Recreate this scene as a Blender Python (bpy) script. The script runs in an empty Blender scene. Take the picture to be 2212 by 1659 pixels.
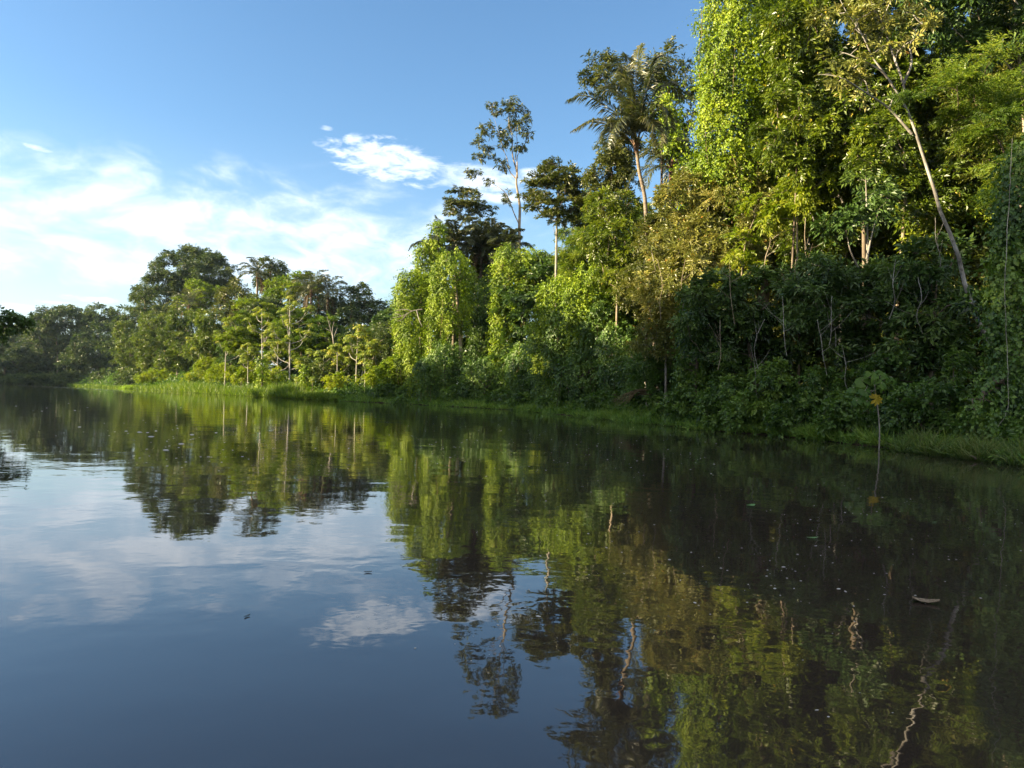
import bpy, math, random
import numpy as np
from mathutils import Vector

R = math.radians
rng = np.random.default_rng(11)
random.seed(11)
scene = bpy.context.scene
COL = scene.collection

# ---------------------------------------------------------------- camera
F, HCAM, ROLL = 1579.0, 1.4, 0.027          # focal length in 2212-wide pixels, eye height, roll
cam = bpy.data.cameras.new("camera")
cam.sensor_width = 36.0
cam.lens = 36.0 * F / 2212.0
cam.shift_y = 22.5 / 2212.0
cam.clip_start = 0.05
cam.clip_end = 20000
camo = bpy.data.objects.new("camera", cam)
COL.objects.link(camo)
camo.location = (0, 0, HCAM)
camo.rotation_euler = (math.pi / 2, -ROLL, 0)
scene.camera = camo

# ---------------------------------------------------------------- light, sky, exposure
SUN_EL = R(18.5)
SUN_AZ = R(-101.0)                            # clockwise from +Y: low from the left and slightly behind
sd = Vector((math.sin(SUN_AZ) * math.cos(SUN_EL), math.cos(SUN_AZ) * math.cos(SUN_EL), math.sin(SUN_EL)))
sun = bpy.data.lights.new("sun", 'SUN')
sun.energy = 5.0
sun.angle = R(0.5)
sun.color = (1.0, 0.82, 0.52)
suno = bpy.data.objects.new("sun", sun)
COL.objects.link(suno)
suno.rotation_euler = sd.to_track_quat('Z', 'Y').to_euler()
scene.view_settings.view_transform = 'Standard'
scene.view_settings.look = 'None'
scene.view_settings.exposure = 2.1
scene.view_settings.gamma = 1.0
scene.cycles.max_bounces = 6
scene.cycles.diffuse_bounces = 3
scene.cycles.glossy_bounces = 3
scene.cycles.transmission_bounces = 4
scene.cycles.sample_clamp_indirect = 6.0
scene.cycles.use_denoising = True


class NT:                                     # tiny node helper
    def __init__(self, nt):
        self.nt = nt
        nt.nodes.clear()

    def n(self, typ, **kw):
        nd = self.nt.nodes.new(typ)
        for k, v in kw.items():
            setattr(nd, k, v)
        return nd

    def put(self, sock, v):
        if hasattr(v, 'is_output') or isinstance(v, bpy.types.NodeSocket):
            self.nt.links.new(v, sock)
        else:
            sock.default_value = v

    def m(self, op, a, b=0.0, c=None, clamp=False):
        nd = self.n('ShaderNodeMath', operation=op, use_clamp=clamp)
        self.put(nd.inputs[0], a)
        self.put(nd.inputs[1], b)
        if c is not None:
            self.put(nd.inputs[2], c)
        return nd.outputs[0]

    def smooth(self, v, a, b, lo=0.0, hi=1.0):
        nd = self.n('ShaderNodeMapRange', interpolation_type='SMOOTHSTEP')
        self.put(nd.inputs[0], v)
        for i, x in enumerate((a, b, lo, hi)):
            nd.inputs[i + 1].default_value = x
        return nd.outputs[0]

    def noise(self, vec, scale, detail=5.0, rough=0.55, dist=0.0):
        nd = self.n('ShaderNodeTexNoise')
        self.put(nd.inputs['Vector'], vec)
        nd.inputs['Scale'].default_value = scale
        nd.inputs['Detail'].default_value = detail
        nd.inputs['Roughness'].default_value = rough
        nd.inputs['Distortion'].default_value = dist
        return nd.outputs[0]

    def comb(self, x, y, z=0.0):
        nd = self.n('ShaderNodeCombineXYZ')
        for i, v in enumerate((x, y, z)):
            self.put(nd.inputs[i], v)
        return nd.outputs[0]

    def mix(self, f, a, b, blend='MIX'):
        nd = self.n('ShaderNodeMix', data_type='RGBA', blend_type=blend)
        self.put(nd.inputs[0], f)
        self.put(nd.inputs[6], a)
        self.put(nd.inputs[7], b)
        return nd.outputs[2]

    def ramp(self, f, stops):
        nd = self.n('ShaderNodeValToRGB')
        el = nd.color_ramp.elements
        el[0].position, el[0].color = stops[0][0], (*stops[0][1], 1)
        el[1].position, el[1].color = stops[-1][0], (*stops[-1][1], 1)
        for p, c in stops[1:-1]:
            e = el.new(p)
            e.color = (*c, 1)
        self.put(nd.inputs[0], f)
        return nd.outputs[0]


world = bpy.data.worlds.new("World")
scene.world = world
world.use_nodes = True
w = NT(world.node_tree)
sky = w.n('ShaderNodeTexSky', sky_type='NISHITA', sun_disc=False)
sky.sun_elevation = SUN_EL
sky.sun_rotation = SUN_AZ
sky.air_density = 1.0
sky.dust_density = 0.6
sky.ozone_density = 2.2
geo = w.n('ShaderNodeTexCoord')
sep = w.n('ShaderNodeSeparateXYZ')
w.put(sep.inputs[0], geo.outputs['Generated'])
az = w.m('ARCTAN2', sep.outputs[0], sep.outputs[1])
el = w.m('ARCSINE', sep.outputs[2])
warp = w.noise(w.comb(w.m('MULTIPLY', az, 4.0), w.m('MULTIPLY', el, 9.0)), 1.0, 3.0)
cv = w.comb(w.m('ADD', w.m('MULTIPLY', az, 15.0), w.m('MULTIPLY', warp, 2.4)), w.m('ADD', w.m('MULTIPLY', el, 27.0), w.m('MULTIPLY', warp, 1.5)))
n1 = w.noise(cv, 1.0, 9.0, 0.56, 0.25)
cv2 = w.comb(w.m('ADD', w.m('MULTIPLY', az, 16.0), w.m('MULTIPLY', warp, 1.5)), w.m('MULTIPLY', el, 42.0), 3.3)
n2 = w.noise(cv2, 2.2, 9.0, 0.6, 0.3)


def puff(a, e, wa, he, amp=2.0, soft=0.7, noise=n2, slant=0.0):
    da = w.m('SUBTRACT', az, a)
    de = w.m('SUBTRACT', w.m('SUBTRACT', el, e), w.m('MULTIPLY', da, slant))
    d = w.m('ADD', w.m('POWER', w.m('ABSOLUTE', w.m('DIVIDE', da, wa)), 2.0), w.m('POWER', w.m('ABSOLUTE', w.m('DIVIDE', de, he)), 2.0))
    v = w.m('ADD', w.m('SUBTRACT', 1.0, d), w.m('MULTIPLY', w.m('SUBTRACT', noise, 0.5), amp))
    return w.smooth(v, 0.0, soft)


# the cloud bank low on the left
bank = w.m('MULTIPLY', w.smooth(el, 0.085, 0.16), w.smooth(el, 0.18, 0.315, 1.0, 0.0))
bank = w.m('MULTIPLY', bank, w.smooth(az, -0.24, 0.06, 1.0, 0.30))
bd = w.m('ADD', w.m('MULTIPLY', bank, 1.25), w.m('MULTIPLY', w.m('SUBTRACT', n1, 0.52), 3.6))
clouds = w.m('MULTIPLY', w.smooth(bd, 0.0, 1.95), w.smooth(bank, 0.0, 0.35))
for args in ((-0.178, 0.300, 0.084, 0.029, 3.2, 1.0, n2, -0.10), (-0.055, 0.285, 0.075, 0.020, 2.2, 1.2, n2, -0.05), (-0.022, 0.262, 0.05, 0.009, 1.6, 1.2, n2),
             (0.02, 0.292, 0.02, 0.012, 2.0, 1.3, n2), (-0.258, 0.333, 0.010, 0.0035, 4.5, 2.2, n2), (-0.523, 0.099, 0.036, 0.0045, 3.5, 1.4, n2), (-0.565, 0.092, 0.026, 0.0025, 3.5, 1.6, n2),
             (-0.60, 0.083, 0.05, 0.006, 2.5, 1.4, n2), (-0.585, 0.262, 0.022, 0.004, 4.5, 2.0, n2, -0.15)):
    clouds = w.m('MAXIMUM', clouds, puff(*args))
# thin high haze on the whole lower sky, thicker towards the sun
haze_a = w.m('MULTIPLY', w.smooth(el, 0.02, 0.34, 0.55, 0.0), w.smooth(az, -0.75, 0.4, 1.0, 0.35))
skyc = w.mix(1.0, sky.outputs[0], (0.95, 1.02, 1.04, 1), 'MULTIPLY')
hs = w.n('ShaderNodeHueSaturation')
hs.inputs['Saturation'].default_value = 1.09
hs.inputs['Value'].default_value = 1.0
w.put(hs.inputs['Color'], skyc)
c = w.mix(haze_a, hs.outputs[0], (3.7, 4.15, 4.5, 1))
cshade = w.mix(w.smooth(n1, 0.35, 0.7), (4.2, 4.8, 5.6, 1), (5.4, 5.8, 6.3, 1))
c = w.mix(w.m('MULTIPLY', clouds, 0.90), c, cshade)
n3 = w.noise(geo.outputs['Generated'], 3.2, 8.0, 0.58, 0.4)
rear_fill = w.m('MAXIMUM', w.smooth(sep.outputs[1], 0.30, -0.15), w.smooth(el, 0.75, 1.05))  # bright cloud added behind the view and overhead, fills the shaded foliage
rear_fill = w.m('MULTIPLY', w.m('MULTIPLY', rear_fill, w.smooth(n3, 0.40, 0.60)), w.smooth(el, 0.03, 0.15))
c = w.mix(w.m('MULTIPLY', rear_fill, 0.95), c, (7.2, 6.9, 6.6, 1))
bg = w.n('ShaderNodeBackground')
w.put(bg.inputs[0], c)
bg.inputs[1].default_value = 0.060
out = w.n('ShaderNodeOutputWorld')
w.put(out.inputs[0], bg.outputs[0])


# ---------------------------------------------------------------- helpers
def P(x, y, Y):
    """a point at depth Y (metres) seen at photo position x, y (2212 wide)"""
    dx, dy = x - 1106.0, y - 852.0
    c_, s_ = math.cos(ROLL), math.sin(ROLL)
    u, v = c_ * dx + s_ * dy, -s_ * dx + c_ * dy
    return np.array([u * Y / F, Y, HCAM - v * Y / F])


def unit(v):
    return v / np.maximum(np.linalg.norm(v, axis=-1, keepdims=True), 1e-9)


def rnd(n):
    return unit(rng.normal(size=(n, 3)))


def spline(pts, n):
    pts = np.asarray(pts, float)
    if len(pts) == 2:
        t = np.linspace(0, 1, n)[:, None]
        return pts[0] * (1 - t) + pts[1] * t
    p = np.vstack([2 * pts[0] - pts[1], pts, 2 * pts[-1] - pts[-2]])
    m = len(pts) - 1
    tt = np.linspace(0, m - 1e-6, n)
    i = tt.astype(int)
    t = (tt - i)[:, None]
    a, b, c_, d = p[i], p[i + 1], p[i + 2], p[i + 3]
    return 0.5 * (2 * b + (c_ - a) * t + (2 * a - 5 * b + 4 * c_ - d) * t ** 2 + (3 * b - a - 3 * c_ + d) * t ** 3)


class Geo:
    """collects quads and links them as ONE mesh object"""

    def __init__(self):
        self.v, self.f, self.t, self.nv = [], [], [], 0
        self.smooth = False

    def add(self, v, f, t):
        self.v.append(np.asarray(v, np.float32))
        self.f.append(np.asarray(f, np.int64) + self.nv)
        self.t.append(np.asarray(t, np.float32))
        self.nv += len(v)

    def leaves(self, B, D, N, L, W, t, fold=0.18, curl=0.15, mid=0.45):
        D = unit(D)
        N = unit(N - D * np.sum(N * D, axis=1, keepdims=True))
        S = np.cross(D, N)
        n = len(B)
        L = np.broadcast_to(np.asarray(L, float).reshape(-1, 1), (n, 1))
        W = np.broadcast_to(np.asarray(W, float).reshape(-1, 1), (n, 1))
        M = B + D * L * mid
        v = np.stack([B, M + S * W * .5 + N * W * fold, B + D * L - N * L * curl, M - S * W * .5 + N * W * fold], axis=1)
        self.add(v.reshape(-1, 3), np.arange(4 * n).reshape(n, 4), np.broadcast_to(t, (n,)))

    def tube(self, pts, rad, k=6, t=0.5):
        pts = np.asarray(pts, float)
        n = len(pts)
        rad = np.broadcast_to(np.asarray(rad, float), (n,))
        T = unit(np.gradient(pts, axis=0))
        ref = np.where(np.abs(T[:, 2:3]) > 0.9, np.array([[1.0, 0.05, 0]]), np.array([[0, 0, 1.0]]))
        A = unit(np.cross(T, ref))
        Bv = np.cross(T, A)
        th = np.linspace(0, 2 * np.pi, k, endpoint=False)
        ring = pts[:, None] + rad[:, None, None] * (A[:, None] * np.cos(th)[None, :, None] + Bv[:, None] * np.sin(th)[None, :, None])
        i = np.arange(n - 1)[:, None] * k
        j = np.arange(k)[None, :]
        j2 = (j + 1) % k
        f = np.stack([i + j, i + j2, i + k + j2, i + k + j], axis=-1).reshape(-1, 4)
        self.add(ring.reshape(-1, 3), f, np.full(len(f), t))

    def build(self, name, mat, parent=None, base=(0, 0, 0), smooth=False):
        v = np.concatenate(self.v) - np.asarray(base, np.float32) if self.v else np.zeros((0, 3), np.float32)
        f = np.concatenate(self.f)
        t = np.concatenate(self.t)
        me = bpy.data.meshes.new(name)
        me.vertices.add(len(v))
        me.vertices.foreach_set('co', v.astype(np.float32).ravel())
        me.loops.add(f.size)
        me.loops.foreach_set('vertex_index', f.astype(np.int32).ravel())
        me.polygons.add(len(f))
        me.polygons.foreach_set('loop_start', np.arange(0, f.size, 4, dtype=np.int32))
        a = me.attributes.new('tint', 'FLOAT', 'FACE')
        a.data.foreach_set('value', t.astype(np.float32))
        me.update(calc_edges=True)
        me.polygons.foreach_set('use_smooth', np.full(len(f), smooth, dtype=bool))
        me.materials.append(mat)
        o = bpy.data.objects.new(name, me)
        COL.objects.link(o)
        if parent is not None:
            o.parent = parent
        return o


def tag(o, label=None, cat=None, group=None, kind=None):
    for k, v in (('label', label), ('category', cat), ('group', group), ('kind', kind)):
        if v:
            o[k] = v
    return o


def empty(name, loc, label, cat, group=None):
    o = bpy.data.objects.new(name, None)
    COL.objects.link(o)
    o.location = tuple(float(a) for a in loc)
    o.empty_display_size = 0.3
    return tag(o, label, cat, group)


def copy_tree(o, parent=None):
    c_ = o.copy()
    COL.objects.link(c_)
    if parent is not None:
        c_.parent = parent
    for ch in list(o.children):
        copy_tree(ch, c_)
    return c_


# ---------------------------------------------------------------- materials
def new_mat(name):
    m = bpy.data.materials.new(name)
    m.use_nodes = True
    return m, NT(m.node_tree)


def leaf_mat(name, stops, rough=0.5, spec=0.35, trans=0.32, tcol=(1.15, 1.25, 0.45), stray=None):
    m, t = new_mat(name)
    at = t.n('ShaderNodeAttribute', attribute_name='tint')
    n_ = len(stops)
    col = t.ramp(at.outputs['Fac'], [(i / (n_ - 1) * .95, s) for i, s in enumerate(stops)] + [(1.0, stray or stops[-1])])
    b = t.n('ShaderNodeBsdfPrincipled')
    t.put(b.inputs['Base Color'], col)
    b.inputs['Roughness'].default_value = rough
    b.inputs['Specular IOR Level'].default_value = spec
    tr = t.n('ShaderNodeBsdfTranslucent')
    t.put(tr.inputs[0], t.mix(1.0, col, (*tcol, 1), 'MULTIPLY'))
    mx = t.n('ShaderNodeMixShader')
    mx.inputs[0].default_value = trans
    t.put(mx.inputs[1], b.outputs[0])
    t.put(mx.inputs[2], tr.outputs[0])
    o = t.n('ShaderNodeOutputMaterial')
    t.put(o.inputs[0], mx.outputs[0])
    return m


def bark_mat(name, c0, c1, c2, scale=3.0, stretch=0.3):
    m, t = new_mat(name)
    tc = t.n('ShaderNodeTexCoord')
    mp = t.n('ShaderNodeMapping')
    mp.inputs['Scale'].default_value = (1, 1, stretch)
    t.put(mp.inputs[0], tc.outputs['Object'])
    n1_ = t.noise(mp.outputs[0], scale, 6, 0.65)
    n2_ = t.noise(tc.outputs['Object'], scale * 2.3, 5, 0.6)
    col = t.ramp(n1_, [(0.3, c0), (0.52, c1), (0.7, c2)])
    col = t.mix(t.smooth(n2_, 0.55, 0.68, 0, .75), col, (*c0, 1))
    b = t.n('ShaderNodeBsdfPrincipled')
    t.put(b.inputs['Base Color'], col)
    b.inputs['Roughness'].default_value = 0.85
    bp = t.n('ShaderNodeBump')
    bp.inputs['Strength'].default_value = 0.5
    bp.inputs['Distance'].default_value = 0.03
    t.put(bp.inputs['Height'], n1_)
    t.put(b.inputs['Normal'], bp.outputs[0])
    o = t.n('ShaderNodeOutputMaterial')
    t.put(o.inputs[0], b.outputs[0])
    return m


M = {}
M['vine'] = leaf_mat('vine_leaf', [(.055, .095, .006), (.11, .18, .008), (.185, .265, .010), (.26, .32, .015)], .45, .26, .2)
M['vine_shade'] = leaf_mat('vine_leaf_shaded', [(.036, .08, .018), (.068, .13, .023), (.10, .18, .03), (.16, .24, .034)], .42, .4, .3)  # darker copy of the vine leaf, with shade put into the colour
M['broad'] = leaf_mat('broad_leaf', [(.03, .055, .006), (.07, .11, .008), (.115, .165, .010), (.19, .23, .015)], .36, .5, .3, stray=(.38, .30, .03))
M['dark'] = leaf_mat('dark_leaf', [(.023, .050, .015), (.046, .092, .020), (.074, .135, .027), (.12, .18, .036)], .4, .45, .22)
M['olive'] = leaf_mat('olive_leaf', [(.07, .085, .013), (.14, .16, .025), (.22, .23, .042), (.30, .28, .07)], .4, .5, .22, (1.1, 1.05, .5), (.42, .20, .03))
M['bright'] = leaf_mat('bright_leaf', [(.09, .14, .008), (.155, .22, .010), (.23, .28, .014), (.31, .32, .025)], .45, .35, .42)
M['feather'] = leaf_mat('feathery_leaf', [(.04, .08, .010), (.085, .145, .011), (.14, .20, .014), (.20, .24, .02)], .5, .3, .36)
M['canopy'] = leaf_mat('canopy_leaf', [(.036, .05, .009), (.065, .085, .012), (.105, .12, .017), (.155, .155, .026)], .42, .45, .25)
M['far_dark'] = leaf_mat('far_leaf', [(.028, .05, .018), (.05, .082, .024), (.08, .112, .03), (.12, .15, .036)], .5, .35, .22)
M['cecropia'] = leaf_mat('palmate_leaf', [(.08, .13, .018), (.16, .215, .028), (.25, .29, .04), (.36, .33, .04)], .5, .35, .36)
M['palm'] = leaf_mat('palm_leaflet', [(.025, .036, .010), (.055, .068, .018), (.085, .095, .028), (.145, .13, .05)], .38, .5, .25)
M['dead'] = leaf_mat('dry_leaf', [(.05, .036, .02), (.10, .075, .04), (.16, .12, .065), (.22, .16, .08)], .7, .2, .2, (1.1, .9, .5))
M['shore'] = leaf_mat('shore_grass_blade', [(.03, .06, .012), (.055, .105, .016), (.09, .15, .022), (.16, .18, .05)], .5, .35, .3)
M['yellow'] = leaf_mat('yellow_leaf', [(.16, .15, .01), (.34, .25, .012), (.42, .32, .02)], .5, .3, .4, (1.1, 1.0, .4))
M['sapling'] = leaf_mat('sapling_leaf', [(.03, .075, .012), (.05, .105, .015), (.075, .135, .02)], .5, .2, .25)
M['grass'] = leaf_mat('grass_blade', [(.05, .10, .012), (.085, .15, .014), (.14, .20, .018), (.21, .25, .03)], .5, .3, .35)
M['grass_lit'] = leaf_mat('grass_blade_lit', [(.14, .24, .016), (.21, .32, .02), (.28, .36, .03)], .5, .3, .4)  # lighter copy of the grass, with sunlight put into the colour
M['meadow'] = leaf_mat('floating_meadow_blade', [(.06, .13, .022), (.10, .19, .026), (.15, .25, .034), (.22, .30, .05)], .5, .35, .3)
M['trunk_pale'] = bark_mat('pale_bark', (.09, .075, .055), (.27, .24, .195), (.43, .40, .35), 2.6)
M['trunk_white'] = bark_mat('whitish_bark', (.14, .125, .10), (.34, .31, .27), (.50, .48, .44), 2.6)
M['trunk_mottled'] = bark_mat('mottled_bark', (.07, .06, .05), (.24, .22, .19), (.43, .41, .38), 1.9, .8)
M['trunk_brown'] = bark_mat('brown_bark', (.05, .035, .025), (.12, .09, .06), (.22, .18, .13), 3.0)
M['trunk_tan'] = bark_mat('tan_bark', (.12, .09, .06), (.28, .22, .15), (.42, .36, .27), 3.0)
M['trunk_palm'] = bark_mat('ringed_palm_bark', (.07, .052, .038), (.20, .155, .11), (.33, .28, .22), 1.6, 5.0)
M['sheath'] = bark_mat('palm_sheath', (.06, .03, .018), (.16, .085, .045), (.26, .15, .08), 4.0, .3)


def simple_mat(name, col, rough=.6, spec=.3, ncol=None, scale=8.0, lo=.35, hi=.65):
    m, t = new_mat(name)
    b = t.n('ShaderNodeBsdfPrincipled')
    if ncol:
        tc = t.n('ShaderNodeTexCoord')
        nz = t.noise(tc.outputs['Object'], scale, 6, .6)
        t.put(b.inputs['Base Color'], t.mix(t.smooth(nz, lo, hi), (*col, 1), (*ncol, 1)))
    else:
        b.inputs['Base Color'].default_value = (*col, 1)
    b.inputs['Roughness'].default_value = rough
    b.inputs['Specular IOR Level'].default_value = spec
    o = t.n('ShaderNodeOutputMaterial')
    t.put(o.inputs[0], b.outputs[0])
    return m


M['soil'] = simple_mat('forest_soil', (.028, .02, .012), .95, .1, (.06, .05, .025), .8)
M['foam'] = simple_mat('river_foam', (.36, .36, .34), .5, .4)
M['dryleaf'] = simple_mat('dry_floating_leaf', (.09, .065, .04), .75, .2, (.21, .165, .11), 60)
M['greenleaf'] = simple_mat('fresh_floating_leaf', (.05, .16, .04), .4, .5, (.08, .2, .05), 30)
M['darkleaf'] = simple_mat('wet_floating_leaf', (.012, .016, .008), .4, .5, (.03, .03, .012), 30)

m, t = new_mat('river_water')
tc = t.n('ShaderNodeTexCoord')
sp = t.n('ShaderNodeSeparateXYZ')
t.put(sp.inputs[0], tc.outputs['Object'])
wx, wy = sp.outputs[0], sp.outputs[1]
big = t.noise(tc.outputs['Object'], 0.09, 3, .5)
patch = t.smooth(t.noise(t.comb(t.m('MULTIPLY', wx, .5), wy), 0.30, 3, .5), .36, .66, .35, 1.25)
h1 = t.noise(t.comb(t.m('MULTIPLY', wx, .8), wy), 1.5, 2.0, .45, .4)
h2 = t.noise(tc.outputs['Object'], 4.5, 2.5, .5, .3)
h3 = t.noise(t.comb(t.m('MULTIPLY', wx, .55), wy), 0.42, 2.0, .5)
hh = t.m('ADD', t.m('MULTIPLY', t.m('ADD', t.m('MULTIPLY', h1, 0.0048), t.m('MULTIPLY', h2, 0.0016)), patch), t.m('MULTIPLY', h3, 0.010))
# a wind streak of finer, steeper ripples in the current out in the bend
yy = t.m('SUBTRACT', wy, 75.0)
band = t.m('ADD', t.m('ADD', wx, 24.0), t.m('ADD', t.m('MULTIPLY', yy, .71), t.m('MULTIPLY', t.m('MULTIPLY', yy, yy), .0007)))
band = t.m('ADD', t.m('ABSOLUTE', band), t.m('MULTIPLY', t.noise(t.comb(wx, wy), .06, 3, .6), 5.0))
streak = t.m('MULTIPLY', t.m('MULTIPLY', t.smooth(wy, 70, 150), t.smooth(band, 3.0, 6.5, 1.0, 0.0)), t.smooth(t.noise(t.comb(wx, wy), .35, 3, .6), .35, .6))
h4 = t.noise(t.comb(t.m('MULTIPLY', wx, .6), wy), 3.2, 2.0, .5)
hh = t.m('ADD', hh, t.m('MULTIPLY', t.m('MULTIPLY', h4, streak), 0.12))
bp = t.n('ShaderNodeBump')
bp.inputs['Strength'].default_value = 1.0
bp.inputs['Distance'].default_value = 1.0
t.put(bp.inputs['Height'], hh)
b = t.n('ShaderNodeBsdfPrincipled')
t.put(b.inputs['Base Color'], t.mix(big, (.025, .0195, .0155, 1), (.031, .024, .018, 1)))
b.inputs['Roughness'].default_value = 0.02
b.inputs['IOR'].default_value = 1.78
t.put(b.inputs['Normal'], bp.outputs[0])
o = t.n('ShaderNodeOutputMaterial')
t.put(o.inputs[0], b.outputs[0])
M['water'] = m

# ---------------------------------------------------------------- ground and water
RIGHT = np.array([(60, -900), (19, -200), (16.5, -60), (15, -10), (14.2, 8), (12.8, 18.3), (12, 23), (10.8, 28.7), (8.9, 33), (5.65, 46), (-.25, 67), (-12.3, 82), (-18.7, 88), (-32, 105),
                  (-48, 126), (-76, 166), (-113, 221), (-152, 268), (-191, 316), (-258, 372), (-420, 430), (-900, 470)], float)
LEFT = np.array([(-30, -900), (-46, -200), (-43, -40), (-44, 0), (-48, 40), (-60, 72), (-92, 118), (-128, 168), (-172, 226), (-235, 296), (-330, 350), (-460, 385), (-900, 395)], float)
RIVER = np.vstack([RIGHT, LEFT[::-1]])


def seg_dist(p, line):
    d = np.full(len(p), 1e9)
    for a, b_ in zip(line[:-1], line[1:]):
        ab = b_ - a
        tt = np.clip(((p - a) @ ab) / (ab @ ab), 0, 1)
        d = np.minimum(d, np.linalg.norm(p - (a + tt[:, None] * ab), axis=1))
    return d


def inside(p, poly):
    r_ = np.zeros(len(p), bool)
    for a, b_ in zip(poly, np.roll(poly, -1, axis=0)):
        cnd = (a[1] > p[:, 1]) != (b_[1] > p[:, 1])
        xi = (b_[0] - a[0]) * (p[:, 1] - a[1]) / (b_[1] - a[1] + 1e-12) + a[0]
        r_ ^= cnd & (p[:, 0] < xi)
    return r_


def ground_z(p):
    p = np.atleast_2d(p)[:, :2]
    d = np.minimum(seg_dist(p, RIGHT), seg_dist(p, LEFT))
    s_ = np.where(inside(p, RIVER), -d, d)
    z = np.interp(s_, [-8, -2, 0, .4, 2.5, 12, 60, 600], [-2.2, -.8, -.06, .06, .22, .6, 2.0, 6.0])
    return z


def axis_(lo, hi, step, far):
    a = list(np.arange(lo, hi, step))
    g, x_ = step, hi
    out_ = []
    while x_ < far:
        out_.append(x_)
        g *= 1.25
        x_ += g
    g, x_ = step, lo
    pre = []
    while x_ > -far:
        g *= 1.25
        x_ -= g
        pre.append(x_)
    return np.array(pre[::-1] + a + out_)


xs, ys = axis_(-130, 40, 1.0, 6000), axis_(-15, 240, 1.2, 6000)
gx, gy = np.meshgrid(xs, ys, indexing='ij')
gp = np.stack([gx.ravel(), gy.ravel()], 1)
gz = ground_z(gp)
g = Geo()
i, j = np.meshgrid(np.arange(len(xs) - 1), np.arange(len(ys) - 1), indexing='ij')
a = (i * len(ys) + j).ravel()
g.add(np.column_stack([gp, gz]), np.stack([a, a + len(ys), a + len(ys) + 1, a + 1], 1), np.zeros(len(a)))
tag(g.build('ground', M['soil'], smooth=True), kind='structure')
g = Geo()
g.add([(-5900, -5900, 0), (5900, -5900, 0), (5900, 5900, 0), (-5900, 5900, 0)], [[0, 1, 2, 3]], [0])
tag(g.build('river_water', M['water']), kind='structure')


def on_ground(x, y):
    return np.array([x, y, max(0.0, float(ground_z(np.array([[x, y]]))[0]) - .08)])


# ---------------------------------------------------------------- foliage generators
def twigs(G, B, T, N, l, k, L, W, ang=.9, droop=.25, jit=.35, t0=.5, tj=.25, start=.12, grav=.25, fold=.18):
    """leaves set alternately along twigs that start at B and run along T"""
    n = len(B)
    T = unit(T)
    N = unit(N - T * np.sum(N * T, axis=1, keepdims=True))
    S = np.cross(T, N)
    l = np.broadcast_to(np.asarray(l, float).reshape(-1, 1), (n, 1))
    t0 = np.broadcast_to(t0, (n,))
    for q in range(k):
        u = start + (1 - start) * (q + rng.random((n, 1))) / k
        pos = B + T * l * u
        pos[:, 2] -= (droop * l * u * u)[:, 0]
        sd_ = 1.0 if q % 2 else -1.0
        D = T * math.cos(ang) + S * sd_ * math.sin(ang) + rng.normal(size=(n, 3)) * jit * .6
        D[:, 2] -= grav
        NN = N + rng.normal(size=(n, 3)) * jit
        sc = rng.uniform(.55, 1.3, n)
        tt_ = np.where(rng.random(n) < .010, 1.0, np.clip(t0 + rng.normal(size=n) * tj, 0, .95))
        G.leaves(pos, D, NN, L * sc, W * sc, tt_, fold)


STY = {   # clump radius, leaf length, width, leaves per twig, angle, twig droop, leaf gravity, clump squash, coverage, material
    'vine':    dict(r=.45, L=.17, W=.14, k=6, ang=.8, droop=.5, grav=.5, sq=1.0, cov=1.5, mat='vine'),
    'broad':   dict(r=.60, L=.26, W=.10, k=7, ang=.85, droop=.35, grav=.35, sq=.8, cov=1.5, mat='broad'),
    'dark':    dict(r=.60, L=.24, W=.10, k=7, ang=.8, droop=.3, grav=.3, sq=.75, cov=1.4, mat='dark'),
    'olive':   dict(r=.50, L=.19, W=.065, k=7, ang=.7, droop=.25, grav=.2, sq=.9, cov=1.15, mat='olive'),
    'bright':  dict(r=.50, L=.22, W=.085, k=8, ang=.8, droop=.4, grav=.45, sq=.8, cov=1.3, mat='bright'),
    'feather': dict(r=.75, L=.13, W=.035, k=16, ang=1.05, droop=.25, grav=.1, sq=.45, cov=.75, mat='feather'),
    'canopy':  dict(r=.80, L=.34, W=.13, k=7, ang=.8, droop=.3, grav=.3, sq=.65, cov=1.3, mat='canopy'),
    'tier':    dict(r=1.0, L=.30, W=.10, k=10, ang=.95, droop=.2, grav=.1, sq=.28, cov=1.1, mat='canopy'),
    'far':     dict(r=1.7, L=.75, W=.34, k=6, ang=.8, droop=.3, grav=.25, sq=.7, cov=1.3, mat='far_dark'),
    'shrub':   dict(r=.40, L=.19, W=.14, k=6, ang=.8, droop=.5, grav=.5, sq=.8, cov=1.5, mat='vine_shade'),
}


def style(name, **kw):
    s = dict(STY[name])
    s.update(kw)
    return s


def ell_points(blobs, r, dens=1.0, under=.55, deep=.16):
    """clump centres spread over (and a little inside) a union of ellipsoids: (centre, outward)"""
    C, O = [], []
    for bi, (c_, rad) in enumerate(blobs):
        ar = ((rad[0] * rad[1]) ** 1.6 + (rad[0] * rad[2]) ** 1.6 + (rad[1] * rad[2]) ** 1.6) / 3
        n = max(3, int(4 * math.pi * ar ** (1 / 1.6) / (math.pi * r * r) * 1.15 * dens))
        d = rnd(n)
        d = d[(d[:, 2] > -.55) | (rng.random(n) < under)]
        n = len(d)
        lump = 1 + .16 * np.sin(d[:, 0] * 5 + bi) * np.cos(d[:, 2] * 6 + 2 * bi) + rng.normal(size=n) * .07
        f = (1 - np.abs(rng.normal(size=n)) * deep - (rng.random(n) < .25) * rng.random(n) * .45) * lump
        p = c_ + d * rad * f[:, None]
        keep = np.ones(n, bool)
        for bj, (c2, r2) in enumerate(blobs):
            if bj != bi:
                keep &= np.sum(((p - c2) / r2) ** 2, axis=1) > .45
        C.append(p[keep])
        O.append(unit(d[keep] / rad))
    return np.concatenate(C), np.concatenate(O)


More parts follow.
